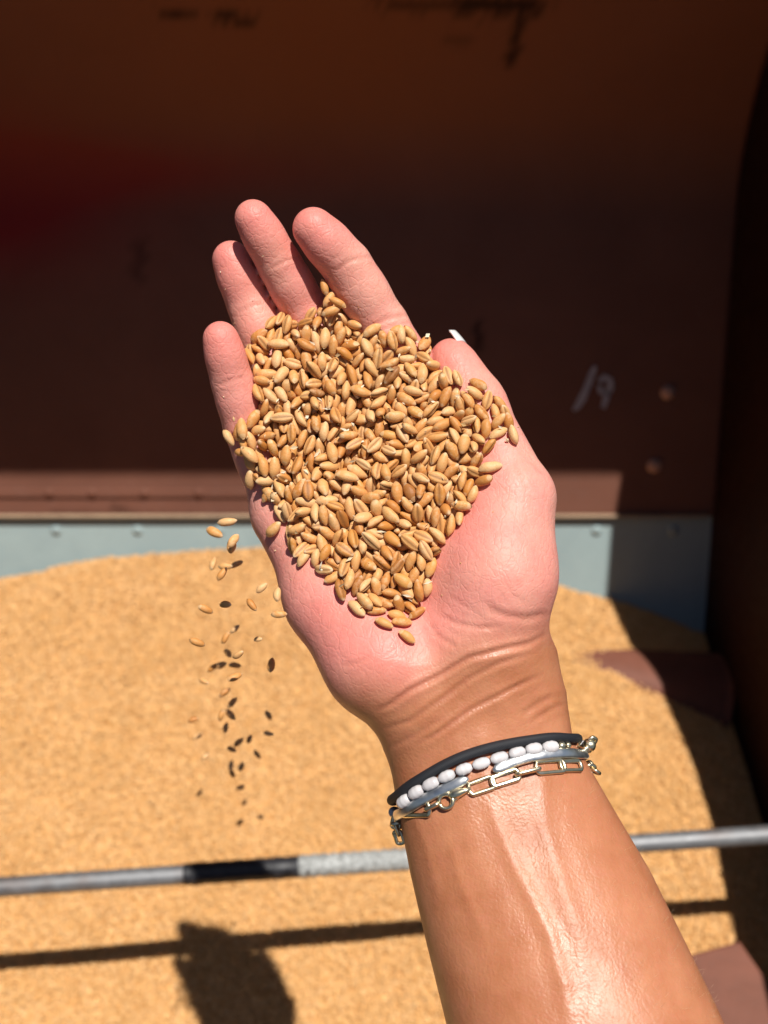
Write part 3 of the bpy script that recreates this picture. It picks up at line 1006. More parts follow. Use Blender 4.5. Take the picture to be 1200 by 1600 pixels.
# fine light hairs on the outer side of the forearm
hr = random.Random(9)
V, F = [], []
for _ in range(300):
    f = hr.random()
    py = 1230 + 370 * f
    xl, xr = np.interp(py, [1220, 1320, 1480, 1600], [640, 665, 695, 725]), np.interp(py, [1210, 1275, 1400, 1540, 1600], [925, 968, 1038, 1108, 1138])
    px = xr - (xr - xl) * hr.random() ** 1.7
    p_, n_ = skin_hit(px, py, 0.0)
    if p_ is None: continue
    d_ = -FA_AX * 0.2 + FA_E1 * hr.uniform(0.3, 0.9) + FA_AX * hr.uniform(-0.8, 0.4) + n_ * hr.uniform(0.05, 0.3)
    d_ /= np.linalg.norm(d_)
    L_h = hr.uniform(1.5, 3.2)
    s_ = np.cross(d_, n_); s_ /= np.linalg.norm(s_)
    pts = [p_ - n_ * 0.2, p_ + d_ * L_h * 0.5 + n_ * 0.12, p_ + d_ * L_h - n_ * 0.1]
    o_ = len(V)
    for q_, w_ in zip(pts, (0.015, 0.013, 0.004)):
        V += [q_ + s_ * w_, q_ - s_ * w_, q_ + n_ * w_ * 1.5]
    for i_ in range(2):
        for j_ in range(3):
            a_, b_ = o_ + i_ * 3 + j_, o_ + i_ * 3 + (j_ + 1) % 3
            F.append((a_, b_, b_ + 3, a_ + 3))
kh = N('arm_hair')
m_hair = kh.set(Base_Color=kh.ramp(kh.n('ShaderNodeNewGeometry').outputs['Random Per Island'], [(0.0, (0.60, 0.38, 0.18)), (1.0, (0.85, 0.66, 0.42))]), Roughness=0.4)
hair = under(link_mesh('arm_hair', to_world(np.array(V)), F, m_hair, smooth=True), person)
tag(hair, 'fine pale hairs on the forearm', kind='stuff')

# ------------------------------------------------------------------ fingernails
def nail_material(name, c, rough=0.22):
    k = N(name)
    return k.set(Base_Color=k.ramp(k.noise(300, 2, 0.5, k.coord()), [(0.3, tuple(0.92 * v for v in c)), (0.7, c)]), Roughness=rough, Coat_Weight=0.4, Subsurface_Weight=0.0)
m_nail = nail_material('nail', (0.80, 0.42, 0.36)); m_nailtip = nail_material('nail_tip', (0.88, 0.86, 0.84))

def nail(ip, tip, r0, r1, out, length, width, over):
    """a curved plate on the back of a finger end and its white free edge"""
    T = tip - ip; L = np.linalg.norm(T); T /= L
    n = np.array(out, float); n -= T * (n @ T); n /= np.linalg.norm(n)
    w = np.cross(T, n)
    def patch(u0, u1, ru, nm, mat, lift):
        V, F = [], []
        nu, nv = 8, 10
        for i in range(nu + 1):
            u = u0 + (u1 - u0) * i / nu
            tt = np.clip((u + L) / L, 0, 1)
            r = r0 + (r1 - r0) * tt + lift
            end = 1.0 if u < 0 else max(0.6, 1 - 0.30 * (u / (length * 0.6)) ** 2)
            for j in range(nv + 1):
                a = (j / nv - 0.5) * 2 * width * (0.85 + 0.15 * end)
                ax_ = u - (0.9 * (2 * (j / nv - 0.5)) ** 2 * (1.6 if i == nu and nm == 'nail_tip' else 0.0))
                V.append(tip + T * ax_ + n * r * math.cos(a) * (0.55 + 0.45 * end) + w * r * math.sin(a))
        for i in range(nu):
            for j in range(nv):
                q = i * (nv + 1) + j
                F.append((q, q + 1, q + nv + 2, q + nv + 1))
        o = link_mesh(nm, to_world(np.array(V)), F, mat, smooth=True)
        md = o.modifiers.new('t', 'SOLIDIFY'); md.thickness = 0.0005; md.offset = 0
        return o
    a = under(patch(over - length, over - 5.2, 0, 'fingernail', m_nail, 0.25), person)
    b = under(patch(over - 5.25, over, 0, 'nail_tip', m_nailtip, 0.25), a)
    return a, b
nail(mm(*THUMB[2][:3]), mm(*THUMB[3][:3]), 8.5, 6.4, (0.90, 0.36, 0.22), 11.5, 0.80, 7.2)

# ------------------------------------------------------------------ bracelets
def ring_st(p):
    s = (p - FA_C[0]) @ FA_AX
    c = np.array([np.interp(s, _s, FA_C[:, k]) for k in range(3)])
    q = p - c
    return s, math.atan2(q @ FA_E2, q @ FA_E1)

def ring_pt(s, th, off):
    c = np.array([np.interp(s, _s, FA_C[:, k]) for k in range(3)])
    d = math.cos(th) * FA_E1 + math.sin(th) * FA_E2
    loc, nr, _, _ = SKIN['bvh'].ray_cast(Vector(c), Vector(d))
    return np.array(loc) + d * off

def wrist_path(front, off, step=1.2, closed=True):
    """3-D path: through the photograph's pixels where it shows, then round the back of the wrist"""
    P = np.array(front, float)
    seg = np.concatenate([[0], np.cumsum(np.linalg.norm(np.diff(P, axis=0), axis=1))])
    n = int(seg[-1] / (step * 5)) + 1
    out = []
    for t in np.linspace(0, seg[-1], n):
        x, y = np.interp(t, seg, P[:, 0]), np.interp(t, seg, P[:, 1])
        p, _ = skin_hit(x, y, off)
        if p is not None: out.append(p)
    if closed:
        s1, t1 = ring_st(out[-1]); s0, t0 = ring_st(out[0])
        t0 -= 2 * math.pi
        while t0 > t1: t0 -= 2 * math.pi
        nb = int(abs(t1 - t0) * 24 / step)
        for k in range(1, nb):
            f = k / nb
            out.append(ring_pt(s1 + (s0 - s1) * (3 * f * f - 2 * f ** 3), t1 + (t0 - t1) * f, off))
    out = np.array(out)
    for _ in range(6):
        if closed: out = 0.5 * out + 0.25 * (np.roll(out, 1, 0) + np.roll(out, -1, 0))
        else: out[1:-1] = 0.5 * out[1:-1] + 0.25 * (out[2:] + out[:-2])
    return out

def resample(path, step, closed=True):
    P = np.vstack([path, path[:1]]) if closed else path
    c = np.concatenate([[0], np.cumsum(np.linalg.norm(np.diff(P, axis=0), axis=1))])
    n = max(2, int(round(c[-1] / step)))
    ts = np.linspace(0, c[-1], n, endpoint=not closed)
    return np.stack([np.interp(ts, c, P[:, k]) for k in range(3)], 1)

def place(name, verts_mm, faces, mat, parent, smooth=True):
    return under(link_mesh(name, to_world(np.array(verts_mm)), faces, mat, smooth=smooth), parent)

k = N('black_cord')
wv = k.n('ShaderNodeTexWave', wave_type='BANDS', bands_direction='DIAGONAL'); wv.inputs['Scale'].default_value = 900; k.l(k.coord(), wv.inputs['Vector'])
m_cord = k.set(Base_Color=(0.016, 0.017, 0.022), Roughness=0.65, Normal=k.bump(wv.outputs['Fac'], 0.35, 0.0003))
k = N('pearl')
npr = k.noise(350, 3, 0.5, k.coord())
m_pearl = k.set(Base_Color=k.ramp(npr, [(0.3, (0.60, 0.555, 0.56)), (0.7, (0.78, 0.75, 0.75))]), Roughness=0.28, Coat_Weight=0.5, Coat_Roughness=0.15, Subsurface_Weight=0.0,
                Sheen_Weight=0.0, Normal=k.bump(npr, 0.1, 0.0004))
k = N('pale_gold'); m_gold = k.set(Base_Color=k.ramp(k.noise(500, 3, 0.6, k.coord()), [(0.3, (0.80, 0.68, 0.42)), (0.7, (0.92, 0.82, 0.60))]), Metallic=1.0, Roughness=0.30)
k = N('silver'); m_silver = k.set(Base_Color=(0.90, 0.90, 0.89), Metallic=1.0, Roughness=k.ramp(k.noise(400, 4, 0.6, k.coord()), [(0.3, 0.30), (0.7, 0.45)]))

# black elastic cord
path = resample(wrist_path([(616, 1249), (632, 1232), (658, 1216), (688, 1198), (717, 1184), (745, 1174), (775, 1166), (805, 1160), (833, 1156), (860, 1152), (880, 1152), (898, 1156)], 1.5), 1.5)
V, F = tube(path, 1.45, 12, closed=True)
cord = link_mesh('hair_tie', to_world(np.array(V)) - to_world(path[:1])[0], F, m_cord, smooth=True)
cord.location = to_world(path[:1])[0]
tag(cord, 'black elastic hair tie round the wrist, nearest the palm', 'hair tie')

def along(path):
    """positions, tangents and outward normals on a closed path"""
    t = np.roll(path, -1, 0) - np.roll(path, 1, 0)
    t /= np.linalg.norm(t, axis=1, keepdims=True)
    n = field_normal(path)
    n -= t * (n * t).sum(1, keepdims=True)
    n /= np.linalg.norm(n, axis=1, keepdims=True)
    return t, n, np.cross(t, n)

# pearl bracelet
PEARL_PX = [(617, 1271), (631, 1252), (650, 1238), (673, 1225), (698, 1213), (725, 1202), (752, 1193), (780, 1184), (808, 1176), (834, 1170), (860, 1167)]
ppath = wrist_path(PEARL_PX + [(882, 1165), (900, 1165)], 2.1)
pearls = empty('pearl_bracelet', to_world(ppath[:1])[0])
tag(pearls, 'bracelet of small white pearls with gold beads, between black hair tie and silver cuff', 'bracelet')
PR = random.Random(5)
def pearl_shape(c, t, n, w, hl, r):
    V, F = [], []
    rings, seg = 13, 14
    ph = PR.uniform(0, 6.28); am = PR.uniform(0.012, 0.032)
    for i in range(rings):
        u = -1 + 2 * (i + 0.5) / rings
        g = (1 - abs(u) ** 2.6) ** 0.5 * (1 + am * math.cos(u * 11 + ph))
        for j in range(seg):
            a = 2 * math.pi * j / seg
            V.append(c + t * u * hl + (n * math.cos(a) + w * math.sin(a) * 1.04) * r * g)
    for i in range(rings - 1):
        for j in range(seg):
            j2 = (j + 1) % seg
            F.append((i * seg + j, i * seg + j2, (i + 1) * seg + j2, (i + 1) * seg + j))
    F.append(tuple(range(seg))[::-1]); F.append(tuple((rings - 1) * seg + j for j in range(seg)))
    return V, F
def frame_at(p, t):
    n = field_normal(p[None])[0]; n = n - t * (n @ t); n /= np.linalg.norm(n)
    return n, np.cross(t, n)
front_c = [skin_hit(x, y, 1.7)[0] for x, y in PEARL_PX]
front_c = [p for p in front_c if p is not None]
for i, p in enumerate(front_c):
    a = front_c[max(i - 1, 0)]; b = front_c[min(i + 1, len(front_c) - 1)]
    t = (b - a) / np.linalg.norm(b - a)
    gap = np.linalg.norm(b - a) / (2 if 0 < i < len(front_c) - 1 else 1)
    n, w = frame_at(p, t)
    V, F = pearl_shape(p, t, n, w, min(gap * 0.51, 2.8) * PR.uniform(0.97, 1.03), 1.62 * PR.uniform(0.93, 1.07))
    place('pearl', V, F, m_pearl, pearls)
back_pts = resample(ppath, 5.2)
bt, bn, bw = along(back_pts)
for p, t, n, w in zip(back_pts, bt, bn, bw):
    if n[2] > -0.12: continue
    V, F = pearl_shape(p, t, n, w, 2.6, 1.62 * PR.uniform(0.95, 1.05))
    place('pearl', V, F, m_pearl, pearls)
def ball(name, px, py, off, r, mat, parent):
    p, _ = skin_hit(px, py, off)
    if p is None: p = mm(px, py, 289)
    V, F = pearl_shape(p, np.array([0.9, 0.2, -0.4]) / np.linalg.norm([0.9, 0.2, -0.4]), np.array([0.0, 0.894, 0.447]), np.array([0.447, -0.4, 0.8]) , r, r)
    return place(name, V, F, mat, parent)
for x, y, r in ((877, 1165, 1.35), (887, 1164, 1.0), (907, 1166, 1.2)):
    ball('gold_bead', x, y, r, r, m_gold, pearls)

# one loop of wire, stadium shaped, and chains made of it
def loop_verts(a, b, side, hw, wire):
    ax_ = b - a; L = np.linalg.norm(ax_); ax_ /= L
    side = side - ax_ * (side @ ax_); side /= np.linalg.norm(side)
    c = 0.5 * (a + b); hl = L / 2 - hw * 0.55
    pts = []
    for k_ in range(9):
        th = -math.pi / 2 + math.pi * k_ / 8
        pts.append(c + ax_ * (hl + math.cos(th) * hw * 0.55) + side * math.sin(th) * hw)
    for k_ in range(9):
        th = math.pi / 2 + math.pi * k_ / 8
        pts.append(c + ax_ * (-hl + math.cos(th) * hw * 0.55) + side * math.sin(th) * hw)
    return tube(pts, wire, 8, closed=True)

gold_path = [(619, 1296), (630, 1279), (650, 1268), (675, 1260), (700, 1250), (735, 1232), (770, 1220), (808, 1209), (840, 1201), (875, 1195), (902, 1196), (913, 1197)]
gpath = wrist_path(gold_path, 1.2)
chain = empty('chain_bracelet', to_world(gpath[:1])[0])
tag(chain, 'pale gold chain bracelet of long open links with a clasp, lowest on the wrist', 'bracelet')
def chain_link(a, b, flat=True, hw=1.3, wire=0.5, off=0.9):
    pa, _ = skin_hit(*a, off); pb, _ = skin_hit(*b, off)
    if pa is None or pb is None: return
    n = field_normal((0.5 * (pa + pb))[None])[0]
    t = pb - pa; t /= np.linalg.norm(t)
    side = np.cross(t, n) if flat else n
    if not flat: pa, pb = pa + n * hw * 0.55, pb + n * hw * 0.55
    V, F = loop_verts(pa, pb, side, hw, wire)
    place('chain_link', V, F, m_gold, chain)
for a, b, fl, hw, wr in (((627, 1265), (671, 1264), True, 1.7, 0.72), ((668, 1265), (688, 1255), False, 1.15, 0.6),
                         ((733, 1234), (772, 1221), True, 1.6, 0.62), ((768, 1222), (811, 1209), True, 1.4, 0.65), ((806, 1211), (842, 1202), False, 1.25, 0.6),
                         ((838, 1200), (882, 1196), True, 1.6, 0.62), ((876, 1196), (908, 1196), True, 1.4, 0.6),
                         ((624, 1281), (642, 1274), False, 1.15, 0.6)):
    chain_link(a, b, fl, hw, wr)
gb = resample(gpath, 6.0); bt, bn, bw = along(gb)
for i, (p, t, n, w) in enumerate(zip(gb, bt, bn, bw)):
    if n[2] > -0.1: continue
    V, F = loop_verts(p - t * 3.6, p + t * 3.6, w if i % 2 else n, 1.25, 0.6)
    place('chain_link', V, F, m_gold, chain)
# small links bunched at the thumb side of the wrist
for (x, y, dx, dy, fl, par) in ((902, 1200, 5, 6, True, chain), (912, 1200, 6, 2, False, chain), (922, 1201, 6, 3, True, chain), (930, 1205, 4, 5, False, chain),
                                (897, 1163, 6, 1, True, pearls), (915, 1170, 4, 5, False, pearls), (925, 1158, 4, 4, True, pearls)):
    c = mm(x, y, 283 if par is chain else 285)
    a = mm(x - dx, y - dy * 0.6, 283 if x < 905 else 285.5); b = mm(x + dx, y + dy * 0.6, 284 if x < 905 else 286.5)
    V, F = loop_verts(a, b, np.array([0.2, 0.9, 0.3]) if fl else np.array([0.3, 0.1, 0.9]), 1.15, 0.6)
    place('chain_link', V, F, m_gold, par)
for (x0, y0, x1, y1, sx, sz) in ((621, 1276, 617, 1294, 0.9, 0.3), (616, 1288, 622, 1304, 0.2, 0.9), (620, 1299, 627, 1318, 0.9, 0.3)):
    V, F = loop_verts(mm(x0, y0, 284), mm(x1, y1, 284.5), np.array([sx, 0.1, sz]), 1.2, 0.6)
    place('chain_link', V, F, m_gold, chain)
gp = mm(921, 1164, 286)
V, F = pearl_shape(gp, np.array([1.0, 0, 0]), np.array([0, 1.0, 0]), np.array([0, 0, 1.0]), 1.9, 1.95)
place('gold_ball', V, F, m_gold, pearls)
# clasp: ring and lobster-shaped body
pc, ncp = skin_hit(697, 1252, 1.3)
tdir = skin_hit(735, 1232, 1.3)[0] - pc; tdir /= np.linalg.norm(tdir)
sd = np.cross(tdir, ncp)
pts = [pc + (tdir * math.cos(t) * 2.0 + sd * math.sin(t) * 1.9) for t in np.linspace(0, 2 * math.pi, 20, endpoint=False)]
V, F = tube(pts, [0.55 + 0.2 * max(0, math.cos(t)) for t in np.linspace(0, 2 * math.pi, 20, endpoint=False)], 8, closed=True)
clasp = place('clasp', V, F, m_gold, chain)
V, F = tube([pc + tdir * u + sd * (-0.9 + 0.12 * u) + ncp * 0.1 for u in (1.2, 2.0, 3.2, 4.8, 6.2, 7.6)], [0.5, 1.0, 1.35, 1.2, 0.85, 0.6], 10)
place('clasp_body', V, F, m_gold, clasp)
V, F = tube([pc + tdir * u + sd * (1.5 - 0.30 * u) for u in (0.5, 2.0, 3.5, 4.8)], [0.35, 0.5, 0.55, 0.4], 8)
place('clasp_lever', V, F, m_gold, clasp)

# open silver cuff: a flat rounded band with its gap on the inside of the wrist
cpath = wrist_path([(770, 1204), (795, 1193), (820, 1184), (845, 1179), (870, 1176), (895, 1176), (908, 1178)], 1.7, closed=False)
lpath = wrist_path([(628, 1269), (650, 1255), (670, 1244), (692, 1233), (715, 1223), (732, 1216)], 1.4, closed=False)
s1, t1 = ring_st(cpath[-1]); s0, t0 = ring_st(lpath[0]); t0 -= 2 * math.pi
while t0 > t1: t0 -= 2 * math.pi
mid = [ring_pt(s1 + (s0 - s1) * f, t1 + (t0 - t1) * f, 1.2) for f in np.linspace(0, 1, 60)[1:-1]]
full = np.vstack([cpath, np.array(mid), lpath])
full = resample(full, 1.2, closed=False)
for _ in range(4): full[1:-1] = 0.5 * full[1:-1] + 0.25 * (full[2:] + full[:-2])
t = np.gradient(full, axis=0); t /= np.linalg.norm(t, axis=1, keepdims=True)
n = field_normal(full); n -= t * (n * t).sum(1, keepdims=True); n /= np.linalg.norm(n, axis=1, keepdims=True)
w = np.cross(t, n)
V, F = [], []
sec = [(-1, -0.3), (-0.92, 0.35), (-0.6, 0.75), (0, 0.9), (0.6, 0.75), (0.92, 0.35), (1, -0.3), (0.6, -0.6), (-0.6, -0.6)]
m_ = len(sec)
for i in range(len(full)):
    e = min(i, len(full) - 1 - i)
    sc_ = min(1.0, math.sqrt(max(0.08, 1 - (1 - min(e / 2.0, 1)) ** 2)))
    for (a, b) in sec: V.append(full[i] + w[i] * a * 1.5 * sc_ + n[i] * b * 0.8 * (0.6 + 0.4 * sc_))
for i in range(len(full) - 1):
    for j in range(m_):
        j2 = (j + 1) % m_
        F.append((i * m_ + j, i * m_ + j2, (i + 1) * m_ + j2, (i + 1) * m_ + j))
F.append(tuple(range(m_))[::-1]); F.append(tuple((len(full) - 1) * m_ + j for j in range(m_)))
W = to_world(np.array(V)); org = to_world(full[:1])[0]
cuff = link_mesh('cuff_bracelet', W - org, F, m_silver, smooth=True)
cuff.location = org
tag(cuff, 'narrow open silver cuff between the pearls and the gold chain', 'bracelet')

# ------------------------------------------------------------------ wheat falling from the hand and strays on the skin
KM = [kernel_mesh('wheat_grain', 200 + i) for i in range(10)]
for m_k in KM: m_k.materials.append(m_wheat)
fr = random.Random(11)
FALL = [(355, 815, 5), (335, 832, -25), (365, 845, 60), (362, 852, 85), (333, 881, 80), (352, 885, 5), (370, 882, 25), (347, 897, 55), (409, 919, 45), (434, 929, 85), (393, 945, -50),
        (352, 945, 5), (321, 952, -30), (436, 960, 0), (403, 999, 10), (367, 983, 40), (352, 997, 60), (308, 1004, -25), (356, 1021, -45), (372, 1023, 35), (344, 1039, 20), (367, 1040, -10),
        (332, 1043, 40), (424, 1039, 85), (318, 1064, -20), (367, 1058, 20), (351, 1082, 35), (363, 1098, 50), (346, 1118, 70), (360, 1116, -50), (419, 1118, -60), (302, 1125, 20), (353, 1137, 80),
        (420, 1146, -10), (309, 1150, 30), (390, 1155, 70), (373, 1160, 40), (362, 1171, -20), (402, 1179, -50), (321, 1182, 50), (361, 1196, 80), (377, 1198, 70), (363, 1209, -70), (376, 1230, 30),
        (312, 1239, 45), (382, 1254, 60), (407, 1277, 20), (375, 1285, 50), (499, 1312, 80), (388, 1336, 30)]
SUNLIT = {(355, 815), (335, 832), (365, 845), (362, 852), (347, 897), (409, 919), (434, 929), (393, 945), (352, 945), (321, 952), (436, 960), (403, 999), (308, 1004), (372, 1023), (424, 1039), (367, 1058)}
Y_FALL = float(to_world(mm(395, 790, 306)[None])[0][1]) + 0.002
UPV = Vector(RM[:, 1]); RTV = Vector(RM[:, 0]); BKV = Vector(RM[:, 2])

def axis_quat(x_axis, up):
    x = Vector(x_axis).normalized()
    z = (Vector(up) - x * Vector(up).dot(x)).normalized()
    y = z.cross(x)
    return Matrix((x, y, z)).transposed().to_quaternion()

def grain(loc, quat, k, scale=1.0):
    o = bpy.data.objects.new('wheat_grain', KM[k])
    o.rotation_mode = 'QUATERNION'
    o.location = loc; o.rotation_quaternion = quat; o.scale = (scale,) * 3
    COL.objects.link(o)
    return o
for i, (x, y, ang) in enumerate(FALL):
    near_ = (-0.055 if x > 425 else -0.034) if (x, y) in SUNLIT else 0.004
    p = at_y(x, y, Y_FALL + near_ + fr.uniform(-0.010, 0.010) + max(0, y - 1180) * 0.0004)
    a = math.radians(ang)
    d = RTV * math.cos(a) + UPV * math.sin(a) + BKV * fr.uniform(-0.5, 0.5)
    up = BKV + RTV * fr.uniform(-1, 1) + UPV * fr.uniform(-1, 1)
    o = grain(p, axis_quat(d, up), fr.randrange(10), 0.6 if (x, y) == (403, 999) else fr.uniform(0.84, 0.98) * (0.86 if (x, y) in SUNLIT else 0.9))
    if y < 990 or (x, y) in SUNLIT: tag(o, 'wheat grain falling beside the hand, still in bright sunlight', 'wheat grain', 'falling grains')
    else: tag(o, 'small wheat grain falling far below the hand, above the heap', 'wheat grain', 'falling grains')

STRAY = [((374, 674), 80, 'plump wheat grain stuck on the little finger, left of the heap'),
         ((381, 706), 0, 'wheat grain lying level at the outer edge of the little finger'),
         ((391, 750), 70, 'wheat grain on the edge of the hand below the little finger'),
         ((427, 827), 35, 'lone wheat grain on the outer side of the palm, left of the heap'),
         ((636, 995), -40, 'lone small wheat grain below the bottom tip of the heap'),
         ((628, 972), 5, 'wheat grain lying level, last but one above the lone grain under the heap'),
         ((600, 974), -35, 'wheat grain leaning left at the bottom end of the heap'),
         ((652, 958), 40, 'wheat grain leaning right at the bottom end of the heap'),
         ((420, 772), 50, 'wheat grain just off the left edge of the heap'),
         ((475, 872), 60, 'pale wheat grain at the lower left edge of the heap'),
         ((622, 517), 8, 'wheat grain lying across the base of the forefinger above the heap')]
for (x, y), ang, lab in STRAY:
    p, n = skin_hit(x, y, 1.35)
    if p is None: continue
    a = math.radians(ang)
    d = np.array([math.cos(a), math.sin(a), 0.0]); d -= n * (d @ n)
    o = grain(to_world(p[None])[0], axis_quat(RM @ d, RM @ n), fr.randrange(10), 0.85 if y == 995 else 1.0)
    tag(o, lab, 'wheat grain')
for (x, y, d, ang, lab) in ((507, 449, 0.2955, 105, 'upright wheat grain highest of all, caught between middle finger and forefinger'),
                            (514, 468, 0.2965, 60, 'small wheat grain just under the highest one between the fingers'),
                            (527, 473, 0.2940, 150, 'wheat grain leaning on the forefinger above the top of the heap'),
                            (517, 487, 0.2945, 20, 'wheat grain lying level at the narrow top of the heap')):
    a = math.radians(ang)
    tag(grain(at(x, y, d), axis_quat(RTV * math.cos(a) + UPV * math.sin(a), BKV + RTV * 0.3), fr.randrange(10), 0.9), lab, 'wheat grain')
p = at(357, 684, 0.296)
tag(grain(p, axis_quat(RTV * 0.5 - UPV * 0.85, BKV), 1), 'orange wheat grain in the air just left of the little finger', 'wheat grain')

